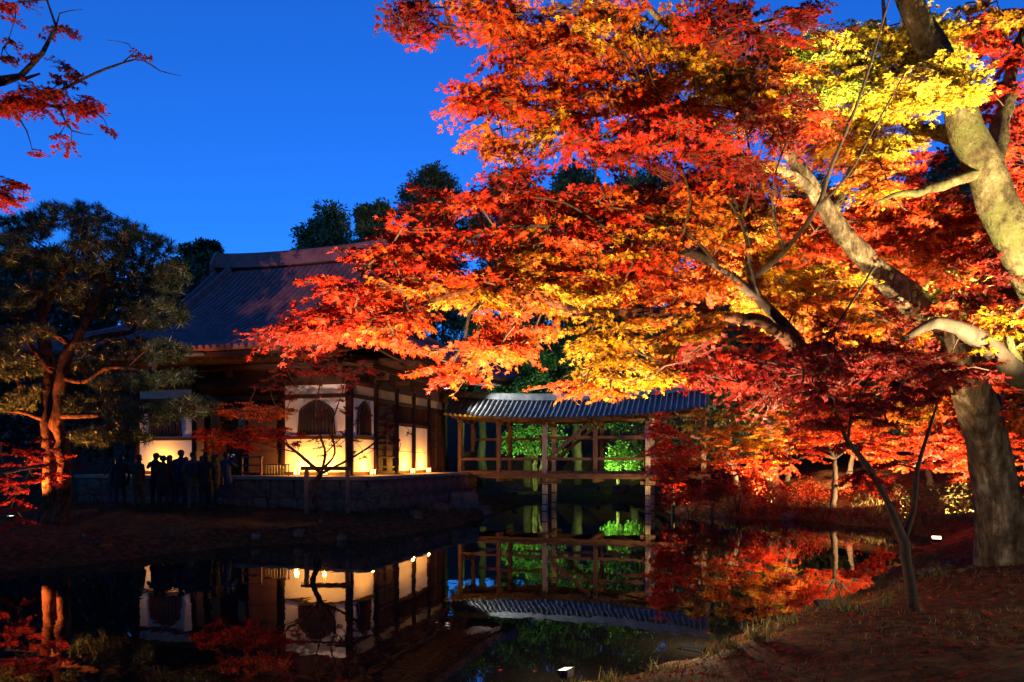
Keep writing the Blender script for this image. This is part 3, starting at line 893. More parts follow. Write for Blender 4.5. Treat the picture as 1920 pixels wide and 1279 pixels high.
LAMPS = [
  # position, target, power, colour, angle, label, size, lens
  (at_g(1.95, 7.6), (3.3, 9.5, 6.0), 7500, WHITE, 74, 'black floodlight on the earth bank edge tilted up over the near maple boughs', .26, 'lens_white'),
  (at_g(0.48, 6.42), (-0.2, 6.9, 4.4), 3800, WHITE, 118, 'half hidden floodlight in the grass at the foot of the earth bank', .14, 'lens_white'),
  (at_g(4.1, 9.45), (4.2, 11.2, 5.0), 2600, WARM, 90, 'small floodlight beside a twig on the pond side of the earth bank', .18, 'lens_white'),
  (at_g(10.1, 17.0), (8.8, 14.2, 6.4), 6500, WARM, 104, 'bright round floodlight facing out of the slope below the leaning maple', .2, 'lens_warm'),
  (at_g(6.0, 5.4), (5.0, 8.8, 8.0), 17000, (1.0, .84, .42), 64, 'assumed unseen floodlight on the near earth bank aimed high at the stout mottled trunk', .24, 'lens_white'),  # lamp assumed out of view, brightens the right trunk and yellow leaves
  (at_g(-0.7, 0.9), (0.45, 6.8, 5.2), 9500, WARM, 46, 'added unseen floodlight aimed high into the red maple sprays', .22, 'lens_white'),  # added out of view to light the upper canopy evenly
  (at_g(12.2, 22.9), (10.8, 26.0, 4.0), 3000, WARM, 120, 'lamp on the grassy shore shining into the far maples', .15, 'lens_white'),
  (at_g(12.2, 26.0), (12.4, 28.4, 4.4), 3800, WARM, 140, 'pair lamp high on the red slope under the maples', .18, 'lens_white'),
  (at_g(9.3, 25.6), (9.6, 28.5, 4.6), 5000, WARM, 100, 'lamp hidden in the red shrubs near the bridge end', .15, 'lens_warm'),
  (at_g(6.9, 26.5), (3.6, 29.2, 3.0), 1000, (1, .6, .22), 70, 'low lamp on the far shore lighting the underside of the bridge', .12, 'lens_white'),
  (at_g(12.6, 19.6), (14.8, 22.8, 4.4), 2800, WARM, 110, 'lamp among the shrubs of the slope right of the pond tip', .12, 'lens_white'),
  (at_g(11.0, 20.4), (11.2, 22.3, 1.9), 1800, WARM, 80, 'small lamp at the tip of the pond under the bright red bush', .12, 'lens_white'),
  (at_g(0.12, 33.9), (0.9, 37.6, 3.4), 3000, GREEN, 90, 'green lamp on the bank under the covered bridge', .2, 'lens_green'),
  (at_g(4.6, 38.2), (5.6, 39.6, 3.2), 1900, GREEN, 130, 'green lamp behind the covered bridge among the bushes', .2, 'lens_green'),
  (at_g(-8.9, 14.75), (-10.0, 14.5, 2.0), 420, (1.0, .50, .2), 90, 'left one of two lawn spotlights at the water edge aimed at the low red maple', .12, 'lens_warm'),
  (at_g(-8.45, 14.6), (-6.9, 18.6, 3.2), 700, (1.0, .42, .12), 60, 'right one of two lawn spotlights at the water edge aimed at the small maple', .12, 'lens_warm'),
  (at_g(-12.2, 17.4), (-11.9, 17.4, 5.6), 3800, (1.0, .33, .06), 110, 'lamp glowing in the red maple left of the pine trunk', .18, 'lens_white'),
  (at_g(-6.4, 0.3), (-5.8, 26.0, 8.2), 16000, (1.0, .62, .5), 20, 'added unseen floodlight aimed far across the pond at the hall roof', .2, 'lens_warm'),  # added out of view to throw warm light on the roof tiles
  (at_g(-13.2, 14.4), (-10.5, 11.2, 6.6), 5000, (1.0, .42, .2), 100, 'assumed unseen lamp below the overhanging red bough at the left bank', .2, 'lens_warm'),  # lamp assumed beyond the left edge of view to light the red bough
]
for (p, t, pw, c, a, lab, sz, ln) in LAMPS: flood(p, t, pw * K, c, a, lab, sz, ln, spill=pw * .012 if 1 < p[1] < 16 and p[0] > -2 else 0)
# small uplights on the hall veranda, one before each white wall bay
def uplight(x, y, nx_, ny_, power, label):
    root = empty('wall_lamp', HW(x, y, FL)); root.rotation_euler = (0, 0, ANG)
    tag(root, label, 'wall lamp', 'paper lamps along the hall veranda')
    b = MB(); b.box(-.09, .09, -.09, .09, 0, .03); b.build('base', M['wood_dark'], root)
    s = MB(); s.box(-.07, .07, -.07, .07, .03, .2); s.build('shade', M['paper'], root)
    for sx in (-.08, .08):
        for sy in (-.08, .08):
            f = MB(); f.box(sx - .01, sx + .01, sy - .01, sy + .01, .03, .22); f.build('frame_post', M['wood_dark'], root)
    L_ = bpy.data.lights.new('wall_lamp', 'POINT'); L_.energy = power; L_.color = GOLD; L_.shadow_soft_size = .06
    lo = bpy.data.objects.new('lamp', L_); col.objects.link(lo); lo.parent = root; lo.location = (nx_ * .0, ny_ * .0, .30)
uplight(-1.75, -.42, 0, 0, 115, 'paper lamp on the veranda under the bell window by the open entrance')
uplight(-.7, -.42, 0, 0, 115, 'paper lamp on the veranda at the front corner column of the hall')
uplight(.40, .9, 0, 0, 115, 'paper lamp on the side veranda under the narrow bell window')
uplight(.40, 4.2, 0, 0, 115, 'paper lamp on the side veranda before the first tall white panel')
uplight(.40, 5.75, 0, 0, 115, 'paper lamp on the side veranda before the second tall white panel')
uplight(-7.6, -.42, 0, 0, 115, 'paper lamp on the veranda behind the crowd of visitors')
uplight(-4.4, 2.6, 0, 0, 30, 'paper lamp inside the dark open entrance before the altar')
flood(HW(.1, 7.35, 5.0), HW(7, 8.3, 4.1), 5500, (.75, .92, 1.0), 60, 'cool white lamp on the hall wall shining along the bridge roof', .16, 'lens_white')

# ------------------------------------------------------------------ foliage tools
def leaf_template(tips):
    """palmate leaf in the xy plane, stalk at the origin, pointing to +y; fan of triangles"""
    pts = []
    for i, (a, l) in enumerate(tips):
        if i:
            a0, l0 = tips[i - 1]
            am, lm = (a + a0) / 2, min(l, l0) * 0.46
            pts.append((lm * math.sin(R(am)), lm * math.cos(R(am)), 0.02))
        pts.append((l * math.sin(R(a)), l * math.cos(R(a)), -0.13 * l))
    v = np.array([(0, -0.02, 0)] + pts, float)
    f = np.array([(0, i + 1, i) for i in range(1, len(pts))])
    return v, f
LEAF7 = leaf_template([(-118, .36), (-82, .66), (-42, .92), (0, 1.0), (42, .92), (82, .66), (118, .36)])
LEAF5 = leaf_template([(-88, .60), (-45, .90), (0, 1.0), (45, .90), (88, .60)])
LEAF3 = leaf_template([(-60, .75), (0, 1.0), (60, .75)])
OVAL = (np.array([(0, 0, 0), (.26, .38, .03), (0, 1, -.08), (-.26, .38, .03)], float), np.array([(0, 1, 2), (0, 2, 3)]))
def unit(a): return a / np.maximum(np.linalg.norm(a, axis=-1, keepdims=True), 1e-9)
def frames(d, nrm):
    y = unit(d); x = unit(np.cross(y, nrm)); z = np.cross(x, y)
    return np.stack([x, y, z], 1)          # rows: local axes
def leaves_mesh(name, pos, d, nrm, size, colr, tmpl, mat):
    V, Fc = tmpl
    n = len(pos)
    fr = frames(d, nrm)
    vv = np.einsum('kj,njc->nkc', V, fr) * size[:, None, None] + pos[:, None, :]
    ff = Fc[None] + (np.arange(n) * len(V))[:, None, None]
    cc = np.repeat(colr, len(V), 0)
    return fast_mesh(name, vv.reshape(-1, 3), ff.reshape(-1, 3), mat, cc)
def resample(pts, rad, step):
    pts = np.asarray(pts, float); out, ro = [], []
    n = len(pts)
    for i in range(n - 1):
        p0, p1, p2, p3 = pts[max(i - 1, 0)], pts[i], pts[i + 1], pts[min(i + 2, n - 1)]
        k = max(1, int(np.linalg.norm(p2 - p1) / step))
        for j in range(k):
            t = j / k
            out.append(0.5 * (2 * p1 + (p2 - p0) * t + (2 * p0 - 5 * p1 + 4 * p2 - p3) * t * t + (3 * p1 - p0 - 3 * p2 + p3) * t ** 3))
            ro.append(rad[i] + (rad[i + 1] - rad[i]) * t)
    out.append(pts[-1]); ro.append(rad[-1])
    return np.array(out), np.array(ro)
def limb_mesh(name, pts, rad, parent, mat, n=10, wob=0.06, step=None):
    p, r = resample(pts, rad, step or max(0.12, rad[0] * .8))
    r = r * (1 + rng.normal(0, wob, len(r)))
    if len(p) > 4:
        j_ = np.cumsum(rng.normal(0, 1, p.shape), 0); j_ -= np.linspace(0, 1, len(p))[:, None] * j_[-1]
        p = p + j_ * (r * .16)[:, None] * np.sin(np.linspace(0, math.pi, len(p)))[:, None]
    p = p + rng.normal(0, 1, p.shape) * (r * .05)[:, None]
    mb = MB(); mb.tube(p, list(r), n, wob=wob * 1.1)
    mb.build(name, mat, parent, True)
    return p, r
class Tree:
    """limbs are drawn first; sprays of leaves are then linked to the nearest wood by twigs"""
    def __init__(s, name, label, cat, base, group=None, bark='bark_maple', twig='twig'):
        s.root = empty(name, base); tag(s.root, label, cat, group)
        s.base = np.array(base, float)
        s.nodes = np.zeros((0, 3)); s.edges = []; s.weight = []
        s.bark, s.tw = M[bark], M[twig]
        s.pos, s.d, s.n, s.sz, s.c = [], [], [], [], []
    def limb(s, pts, rad, name='limb', n=10, wob=.06, bark=None):
        pts = [np.asarray(p, float) for p in pts]
        p, r = limb_mesh(name, [q - s.base for q in pts], rad, s.root, M[bark] if bark else s.bark, n, wob)
        s.nodes = np.vstack([s.nodes, p + s.base])
    def connect(s, target, step=0.22, thin=0.008):
        """twig from the nearest wood to the target"""
        d = np.linalg.norm(s.nodes - target, axis=1) + 0.25 * np.abs(np.minimum(0, target[2] - s.nodes[:, 2] + .2))
        i = int(np.argmin(d)); a = s.nodes[i]
        L_ = np.linalg.norm(target - a)
        k = max(2, int(L_ / step))
        sag = rng.normal(0, .07, 3) * L_; sag[2] = abs(sag[2]) * .6
        prev = a; pts = []
        for j in range(1, k + 1):
            t = j / k
            q = a + (target - a) * t + sag * math.sin(math.pi * t) + rng.normal(0, .012, 3)
            if j == k: q = target
            pts.append(q); s.edges.append((prev, q, thin * (1 + 1.4 * (1 - t) * min(L_, 1.5)), thin * (1 + 1.4 * (1 - t - 1 / k) * min(L_, 1.5)))); prev = q
        s.nodes = np.vstack([s.nodes, pts])
        return unit(target - a)
    def spray(s, c, u, L_=.42, k=6, m=6, size=.07, color=(.5, .1, .01), tilt=.25, vary=.25, twigs=True, droop=.35, fan=62):
        """flat fan of side twigs with paired leaves"""
        u = np.array([u[0], u[1], 0.0]); u = unit(u + rng.normal(0, .25, 3) * [1, 1, 0])
        r_ = np.array([-u[1], u[0], 0]); up = unit(np.array([0, 0, 1.0]) + rng.normal(0, tilt, 3))
        slope = rng.normal(-.12, .22)
        base_c = np.array(color)
        for i in range(k):
            a = R(-fan + 2 * fan * (i + .5) / k) + rng.normal(0, .12)
            l = L_ * (1 - .35 * abs(a)) * rng.uniform(.75, 1.15)
            dr = u * math.cos(a) + r_ * math.sin(a) + np.array([0, 0, slope])
            tip = c + dr * l + np.array([0, 0, -droop * .3 * l])
            if twigs: s.edges.append((c, tip, .0045, .0025))
            t = (np.arange(m) + .6) / m
            for sgn in (-1, 1):
                p = c + dr * (l * t)[:, None] - np.array([0, 0, 1]) * (droop * .3 * l * t ** 2)[:, None]
                sd = np.array([-dr[1], dr[0], 0]) * sgn
                ld = dr * .8 + sd * .75 + rng.normal(0, .35, (m, 3)) + np.array([0, 0, -droop])
                s.pos.append(p + rng.normal(0, .012, (m, 3))); s.d.append(ld)
                s.n.append(up + rng.normal(0, .42, (m, 3)))
                s.sz.append(size * rng.uniform(.6, 1.2, m))
                br = np.exp(rng.normal(0, vary, (m, 1)))
                hue = rng.normal(0, .22, (m, 1)) * np.array([[0.0, 1.0, .3]])
                s.c.append(np.clip(base_c * br * np.exp(hue), 0, .85))
    def loose(s, c, n, rad, size, color, vary=.3):
        v = unit(rng.normal(0, 1, (n, 3))) * (rng.uniform(0, 1, (n, 1)) ** .45)
        s.pos.append(c + v * rad); s.d.append(v + rng.normal(0, .6, (n, 3)) + [0, 0, -.2]); s.n.append(rng.normal(0, .6, (n, 3)) + [0, 0, .8])
        s.sz.append(size * rng.uniform(.6, 1.2, n))
        s.c.append(np.clip(np.array(color) * np.exp(rng.normal(0, vary, (n, 1))), 0, .85))
    def finish(s, tmpl=LEAF5, mat='maple_leaf', big=0, name='crown'):
        if s.edges:
            vv, ff = [], []
            A = np.array([e[0] for e in s.edges]) - s.base; B = np.array([e[1] for e in s.edges]) - s.base
            ra = np.array([e[2] for e in s.edges]); rb = np.array([e[3] for e in s.edges])
            d = unit(B - A); x = unit(np.cross(d, np.array([.31, .87, .37]))); y = np.cross(d, x)
            ring = []
            for P_, r_ in ((A, ra), (B, rb)):
                for k in range(4):
                    an = math.pi / 2 * k
                    ring.append(P_ + (x * math.cos(an) + y * math.sin(an)) * r_[:, None])
            V = np.stack(ring, 1).reshape(-1, 3); n = len(A)
            q = np.array([(k, (k + 1) % 4, 4 + (k + 1) % 4, 4 + k) for k in range(4)])
            Fq = (q[None] + (np.arange(n) * 8)[:, None, None]).reshape(-1, 4)
            o = link('twigs', fast_mesh('twigs', V, Fq, s.tw, smooth=True), s.root); tag(o, kind='stuff')
        if s.pos:
            P_ = np.concatenate(s.pos) - s.base; D = np.concatenate(s.d); Nn = np.concatenate(s.n); S = np.concatenate(s.sz); C = np.concatenate(s.c)
            if big:
                # the leaves that show largest are leaves of their own
                wv = P_ + s.base
                px = 960 + F * wv[:, 0] / wv[:, 1]; py = HOR - F * (wv[:, 2] - CAMH) / wv[:, 1]
                score = S / wv[:, 1]; score[(px < 5) | (px > 1915) | (py < 5) | (py > 1275)] = 0
                pick = np.argsort(-score)[:big]
                mask = np.ones(len(P_), bool); mask[pick] = False
                fr = frames(D[pick], Nn[pick])
                qc = np.round(C[pick] * 12) / 12
                cache = {}
                for j, i in enumerate(pick):
                    key = (round(math.log(max(C[i][0], .01)) * 3), round(math.log(max(C[i][1], .005)) * 3))
                    if key not in cache:
                        cache[key] = fast_mesh('leaf', LEAF7[0], LEAF7[1], M[mat], np.repeat(C[i][None], len(LEAF7[0]), 0))
                    o = link('leaf', cache[key], s.root)
                    mt = Matrix(((*fr[j][0], 0), (*fr[j][1], 0), (*fr[j][2], 0), (0, 0, 0, 1))).transposed()
                    o.matrix_local = Matrix.Translation(Vector(P_[i])) @ mt @ Matrix.Scale(float(S[i]), 4)
                P_, D, Nn, S, C = P_[mask], D[mask], Nn[mask], S[mask], C[mask]
            o = link(name, leaves_mesh(name, P_, D, Nn, S, C, tmpl, M[mat]), s.root); tag(o, kind='stuff')
            return len(P_)
        return 0
# leaf colours; DRED also darkens red for foliage meant to look unlit
RED, DRED, ORA, YEL, ROR, YGR = (.52, .024, .005), (.17, .007, .005), (.60, .115, .006), (.54, .25, .008), (.58, .05, .005), (.36, .42, .04)
YE2 = (.60, .40, .02)
def blobs(tree, lst, size=.07, K_=1.0, L_=.42, k=6, m=6, thick=.55, step=.22, **kw):
    """foliage masses: (photo x, y, half width, half height, depth, colours, density)"""
    for b in lst:
        cx, cy_, rx, ry, D0, cols = b[:6]; dens = b[6] if len(b) > 6 else 1.0
        spx = size * F / D0
        area = math.pi * rx * ry
        n = max(1, int(K_ * dens * area / (0.34 * spx * spx) / (2 * k * m)))
        for _ in range(n):
            a, r_ = rng.uniform(0, 2 * math.pi), math.sqrt(rng.uniform(0, 1))
            px, py = cx + rx * r_ * math.cos(a), cy_ + ry * r_ * math.sin(a)
            D_ = D0 + rng.normal(0, thick * .5)
            c = W(px, py, max(D_, 2.5))
            u = tree.connect(c, step)
            colr = cols[rng.integers(len(cols))] if isinstance(cols[0], tuple) else cols
            tree.spray(c - unit(u * [1, 1, 0] + 1e-6) * L_ * .35, u, L_ * rng.uniform(.75, 1.2), k, m, size, colr, **kw)

# ------------------------------------------------------------------ the big leaning maple
def G(px, d): 
    x = (px - 960) / F * d
    return np.array([x, d, float(gz(x, d))])
b0 = G(1892, 9.8)
A = Tree('maple_tree', 'big leaning maple with pale lit trunk and wide orange crown over the pond', 'tree', b0)
A.limb([b0 + [.08, .05, -.25], b0 + [0, 0, .08], W(1868, 930, 9.75), W(1840, 820, 9.7), W(1803, 705, 9.5), W(1762, 610, 9.35), W(1700, 555, 9.3), W(1640, 500, 9.25), W(1585, 435, 9.2), W(1530, 365, 9.15), W(1485, 295, 9.1), W(1440, 225, 9.0), W(1350, 120, 8.8), W(1235, 35, 8.5), W(1150, -60, 8.2)],
       [.46, .36, .28, .255, .23, .20, .175, .14, .115, .10, .088, .075, .055, .035, .02], 'trunk', 16, .07)
A.limb([W(1790, 670, 9.45), W(1706, 668, 9.1), W(1620, 680, 8.7), W(1540, 668, 8.2), W(1470, 620, 7.7), W(1419, 594, 7.2), W(1288, 581, 6.7), W(1131, 584, 6.1), W(1050, 571, 5.8), W(1016, 556, 5.6), W(940, 540, 5.4), W(860, 548, 5.2), W(760, 580, 4.9), W(640, 600, 4.7)],
       [.13, .11, .10, .085, .07, .06, .05, .04, .033, .028, .022, .017, .012, .006], bark='bark_pine')
A.limb([W(1500, 645, 8.0), W(1465, 600, 7.7), W(1420, 555, 7.4), W(1350, 505, 7.1), W(1275, 472, 6.8), W(1156, 444, 6.4), W(1050, 427, 6.0), W(930, 430, 5.7), W(830, 470, 5.4)],
       [.07, .06, .05, .042, .035, .024, .017, .011, .006], bark='bark_unlit')
A.limb([W(1420, 556, 7.4), W(1404, 500, 7.3), W(1400, 430, 7.2), W(1378, 380, 7.1), W(1330, 270, 6.9), W(1270, 180, 6.7)], [.04, .036, .03, .025, .017, .008], bark='bark_unlit')
A.limb([W(1408, 525, 7.35), W(1470, 470, 7.4), W(1530, 390, 7.4), W(1560, 310, 7.3), W(1610, 190, 7.2), W(1650, 60, 7.1), W(1675, -30, 7.0)], [.035, .03, .024, .02, .015, .01, .006], bark='bark_unlit')
A.limb([W(1530, 365, 9.15), W(1480, 330, 8.6), W(1380, 300, 8.0), W(1250, 220, 7.5), W(1180, 170, 7.2), W(1060, 120, 6.9), W(960, 70, 6.6), W(850, 50, 6.4)], [.08, .065, .05, .038, .03, .02, .012, .006])
A.limb([W(1560, 400, 9.2), W(1610, 290, 9.6), W(1640, 200, 9.9), W(1660, 80, 10.2), W(1650, -60, 10.4)], [.07, .055, .045, .03, .015])
A.limb([W(1288, 581, 6.7), W(1230, 600, 6.5), W(1180, 640, 6.3), W(1110, 690, 6.1)], [.025, .02, .014, .006])
A.limb([W(1180, 170, 7.2), W(1120, 215, 7.0), W(1020, 200, 6.8), W(930, 190, 6.6)], [.024, .018, .012, .006])
A.limb([W(1762, 610, 9.35), W(1700, 620, 9.0), W(1600, 590, 8.7), W(1500, 540, 8.5)], [.06, .05, .035, .015])
for q in ([(1860, 1040), (1800, 1052), (1740, 1075), (1670, 1100)], [(1900, 1030), (1850, 1060), (1800, 1075)], [(1920, 1030), (1960, 1060), (2010, 1070)]):
    pts = [on_ground(px, py) + [0, 0, .02] for px, py in q]
    A.limb([b0 + [0, -.1, .2]] + pts, [.16, .09] + [.055, .04, .025][:len(pts) - 1], 'root', 8)
A_BL = [
 (800, 40, 70, 42, 6.4, [DRED, RED], .6), (965, 30, 95, 42, 6.5, [ROR, ORA], .8), (1010, 95, 95, 40, 6.6, [ROR, ORA], .8), (890, 178, 55, 24, 6.6, [RED, ROR], .8),
 (1000, 185, 100, 42, 6.7, [ORA, ROR], .85), (945, 265, 62, 24, 6.7, [ROR, ORA], .8), (1045, 235, 60, 28, 6.8, [ORA, YEL], .8), (1110, 55, 105, 60, 6.8, [ORA, ROR, YEL], .85), (1130, 165, 100, 50, 7.0, [ORA, ROR], .85),
 (1100, 280, 70, 24, 6.2, [DRED, RED], .8), (1240, 265, 130, 45, 6.0, [DRED, RED], .9), (1250, 95, 100, 70, 7.2, [ORA, YEL, YEL], .9), (1230, 190, 90, 40, 7.2, [ORA, ROR], .9),
 (1390, 35, 130, 36, 6.0, [DRED, RED], .8), (1400, 120, 110, 60, 7.9, [YE2, ORA]), (1380, 200, 100, 50, 7.6, [ORA, YEL]), (1530, 120, 90, 70, 8.2, [YE2, YGR]), (1470, 215, 80, 50, 7.4, [DRED, ROR], .8),
 (1640, 120, 100, 80, 9.2, [YE2]), (1740, 70, 70, 55, 9.4, [YE2]), (1660, 240, 80, 55, 9.2, [YE2, YEL]), (1560, 260, 70, 55, 10.0, [YEL, ORA]), (1690, 180, 60, 40, 8.2, [YE2]),
 (1840, 40, 55, 40, 9.3, [YEL], .6), (1800, 140, 60, 45, 7.9, [YE2], .7), (1640, 330, 60, 40, 8.8, [YEL, ORA], .8),
 (850, 385, 75, 32, 6.0, [RED, ROR]), (960, 345, 60, 34, 6.2, [RED, DRED], .9), (720, 480, 85, 28, 5.3, [RED, ROR]), (640, 545, 60, 26, 5.0, [RED]), (565, 605, 62, 28, 4.8, [RED], 1.15), (640, 600, 70, 32, 4.9, [RED, RED, ROR], 1.1),
 (715, 560, 80, 40, 5.2, [ROR, ORA]), (820, 455, 95, 40, 5.6, [RED, ROR]), (845, 545, 95, 34, 5.4, [ORA, YEL, ROR], 1.1), (720, 610, 46, 26, 5.0, [ORA, ROR]), (905, 655, 58, 20, 5.3, [ROR, ORA]), (855, 684, 52, 16, 5.2, [ROR, RED]),
 (985, 475, 100, 60, 6.0, [ORA, ROR, YEL]), (950, 555, 90, 36, 5.7, [YEL, ORA], 1.1), (960, 615, 72, 38, 5.6, [ORA, ROR]), (1085, 395, 110, 55, 6.3, [RED, ROR, ORA]), (1110, 495, 105, 58, 6.4, [ORA, YEL, RED]),
 (1060, 560, 70, 28, 5.9, [YEL], 1.1), (1140, 635, 70, 32, 6.2, [YEL], 1.15), (1180, 690, 80, 26, 6.3, [YEL], 1.1), (1105, 722, 48, 14, 6.2, [ORA, ROR]), (1230, 415, 105, 65, 6.9, [ORA, DRED, YEL]),
 (1250, 520, 100, 50, 6.9, [ORA, ROR]), (1265, 625, 80, 40, 6.6, [YEL, ORA]), (1330, 690, 90, 36, 6.2, [DRED, RED]), (1360, 380, 110, 80, 7.5, [ORA, YEL, DRED]), (1400, 500, 90, 65, 7.8, [YEL, ORA]),
 (1510, 555, 110, 65, 8.4, [YEL, ORA]), (1510, 430, 90, 70, 10.0, [ORA, ROR]), (1340, 320, 90, 34, 6.6, [DRED, RED], .8), (1630, 605, 110, 45, 8.6, [ORA, YEL, DRED]), (1470, 690, 110, 36, 7.0, [DRED], 1.0), (1590, 655, 100, 36, 7.4, [DRED], .8),
 (1740, 440, 105, 80, 9.8, [ORA, ROR]), (1650, 420, 60, 60, 9.6, [ROR, RED]), (1700, 690, 80, 36, 7.8, [DRED], .9), (1840, 560, 70, 60, 8.8, [DRED, ROR], .8),
]
blobs(A, A_BL, .047, 7.5, m=9)
for q in ([(1404, 470, 7.0), (1380, 400, 6.8), (1300, 290, 6.5), (1240, 190, 6.3), (1190, 60, 6.1)], [(1390, 410, 6.9), (1410, 330, 6.6), (1400, 220, 6.4), (1430, 100, 6.2)], [(1275, 472, 6.6), (1285, 420, 6.4), (1295, 380, 6.3), (1280, 320, 6.2)],
          [(1156, 444, 6.2), (1110, 410, 6.0), (1060, 380, 5.9), (1000, 370, 5.8)], [(1530, 390, 7.2), (1590, 330, 7.0), (1640, 240, 6.9), (1700, 130, 6.8)], [(1470, 470, 7.2), (1450, 400, 6.9), (1455, 320, 6.7), (1490, 230, 6.5)],
          [(1350, 505, 6.9), (1290, 440, 6.6), (1200, 400, 6.4), (1120, 350, 6.2)], [(1250, 220, 7.0), (1200, 150, 6.7), (1170, 100, 6.5), (1090, 60, 6.4)], [(940, 540, 5.2), (880, 590, 5.0), (870, 640, 4.9), (850, 680, 4.9)], [(1640, 500, 8.0), (1600, 560, 7.8), (1560, 620, 7.6), (1500, 690, 7.2)]):
    A.limb([W(*p_) for p_ in q], [.016, .012, .009, .006, .004][:len(q)], 'branch', 6, .04, bark='bark_unlit')
nA = A.finish(LEAF5, 'maple_leaf', 300)

# ------------------------------------------------------------------ second maple on the right edge
b1 = G(2085, 9.2)
B = Tree('maple_tree', 'stout mottled maple trunk leaning in from the right with red leaves above', 'tree', b1, None, 'bark_mottled')
B.limb([b1 + [0, 0, -.3], b1 + [0, 0, .2], W(2020, 700, 9.0), W(1965, 560, 8.8), W(1900, 430, 8.6), W(1850, 320, 8.5), W(1800, 200, 8.4), W(1750, 95, 8.3), W(1700, -20, 8.2), W(1640, -160, 8.1)],
       [.45, .32, .26, .245, .225, .205, .18, .155, .12, .08], 'trunk', 18, .05)
B.limb([W(1850, 320, 8.5), W(1790, 340, 8.4), W(1730, 358, 8.2), W(1690, 362, 8.0), W(1640, 380, 7.8)], [.075, .06, .045, .03, .01])
B.limb([W(1830, 275, 8.5), W(1770, 255, 8.9), W(1720, 240, 9.3), W(1650, 200, 9.6)], [.12, .1, .07, .03])
B.limb([W(2000, 690, 8.9), W(1920, 705, 8.5), W(1868, 655, 8.3), W(1813, 622, 8.2), W(1753, 606, 8.2), W(1690, 640, 8.0)], [.15, .13, .12, .10, .07, .03], bark='bark_dark')
B.limb([W(1920, 700, 8.5), W(1893, 640, 8.2), W(1900, 590, 8.1), W(1935, 560, 8.0)], [.05, .04, .03, .02])
B.limb([W(1860, 340, 8.6), W(1880, 235, 9.0), W(1900, 130, 9.3), W(1930, 20, 9.5)], [.13, .1, .07, .04])
blobs(B, [(1880, 70, 60, 60, 9.4, [RED]), (1890, 210, 60, 60, 9.4, [RED]), (1880, 330, 55, 55, 9.2, [RED, ROR]), (1870, 480, 60, 60, 9.0, [DRED, ROR], .8), (1700, 320, 70, 40, 9.8, [RED], .9), (1760, 400, 50, 30, 9.6, [RED, ROR], .8),
          (1880, 620, 60, 50, 8.4, [YEL, ORA], .6), (1800, 690, 80, 30, 8.2, [DRED], .8), (1930, 780, 60, 50, 9.6, [ROR, ORA], .9)], .055, 5.0, m=8)
B.finish(LEAF5)
# pale broad leaf shoot caught by a lamp
S_ = Tree('shrub', 'yellow green broad leaved shoot growing on the big maple fork', 'shrub', W(1790, 640, 9.0), bark='bark_dark')
S_.limb([W(1790, 645, 9.0), W(1785, 590, 8.9), W(1770, 550, 8.8)], [.02, .014, .006], 'stem')
for px, py in ((1750, 555), (1770, 535), (1800, 530), (1830, 540), (1770, 565), (1800, 560), (1735, 545), (1810, 585), (1760, 590), (1880, 640), (1900, 660), (1790, 525)):
    c = W(px, py, 8.8 + rng.normal(0, .15)); S_.connect(c, .15, .004); S_.loose(c, 26, .13, .085, (.38, .42, .06))
S_.finish(OVAL, 'green_leaf')

# ------------------------------------------------------------------ sapling in front
b2 = G(1718, 7.0)
C_ = Tree('maple_sapling', 'slim dark forked maple sapling standing on the open earth bank', 'sapling', b2, bark='bark_unlit')
C_.limb([b2 + [0, 0, -.1], W(1708, 1110, 7.0), W(1697, 1050, 6.98), W(1692, 1020, 6.95), W(1660, 940, 6.9), W(1625, 880, 6.85), W(1590, 830, 6.8), W(1560, 760, 6.7), W(1530, 700, 6.6)], [.06, .05, .048, .045, .034, .028, .022, .014, .008], 'trunk', 8)
C_.limb([W(1692, 1020, 6.95), W(1712, 960, 6.9), W(1722, 880, 6.85), W(1745, 800, 6.8), W(1765, 730, 6.8)], [.036, .026, .02, .014, .007])
C_.limb([W(1590, 830, 6.8), W(1600, 760, 6.7), W(1640, 690, 6.6)], [.014, .01, .006])
blobs(C_, [(1560, 760, 70, 55, 6.7, [DRED]), (1500, 720, 70, 40, 6.6, [DRED], .8), (1600, 850, 50, 35, 6.8, [DRED], .8), (1640, 790, 60, 50, 6.7, [DRED], .7), (1720, 760, 70, 50, 6.8, [DRED], .8), (1760, 700, 60, 40, 6.8, [DRED], .8), (1420, 690, 50, 30, 6.5, [DRED], .8), (1690, 850, 40, 40, 6.8, [DRED], .4)], .055, 3.0, .36, m=8)
C_.finish(LEAF5)

# ------------------------------------------------------------------ maples across the pond
def far_maple(label, px, d, fork, tops, bl, size=.085, K_=3.0, rad=.10, name='maple_tree', thick=1.2, tmpl=LEAF5, bark='bark_dark', L_=.55, group='maples on the far bank', **kw):
    b = G(px, d)
    t = Tree(name, label, 'tree', b, group, bark)
    f = W(fork[0], fork[1], d)
    t.limb([b + [0, 0, -.2], b * .5 + f * .5 + [.05, 0, 0], f], [rad * 1.2, rad * .9, rad * .7], 'trunk', 10)
    for q in tops:
        e = W(q[0], q[1], q[2] if len(q) > 2 else d)
        mid = f * .5 + e * .5 + [0, 0, .15]
        t.limb([f, mid, e], [rad * .6, rad * .35, rad * .12])
    blobs(t, bl, size, K_, L_, thick=thick, step=.4, **kw)
    t.finish(tmpl)
    return t
far_maple('yellow orange maple glowing behind the end of the covered bridge', 1388, 27.2, (1372, 872), [(1330, 800), (1420, 800), (1460, 840), (1300, 840)],
          [(1330, 800, 45, 40, 27, [YEL, ORA]), (1400, 800, 70, 45, 27, [YEL, ORA]), (1450, 825, 55, 40, 26.8, [YEL, ORA]), (1350, 855, 70, 25, 26.5, [ORA, ROR]), (1410, 880, 50, 16, 26.2, [RED, ROR])])
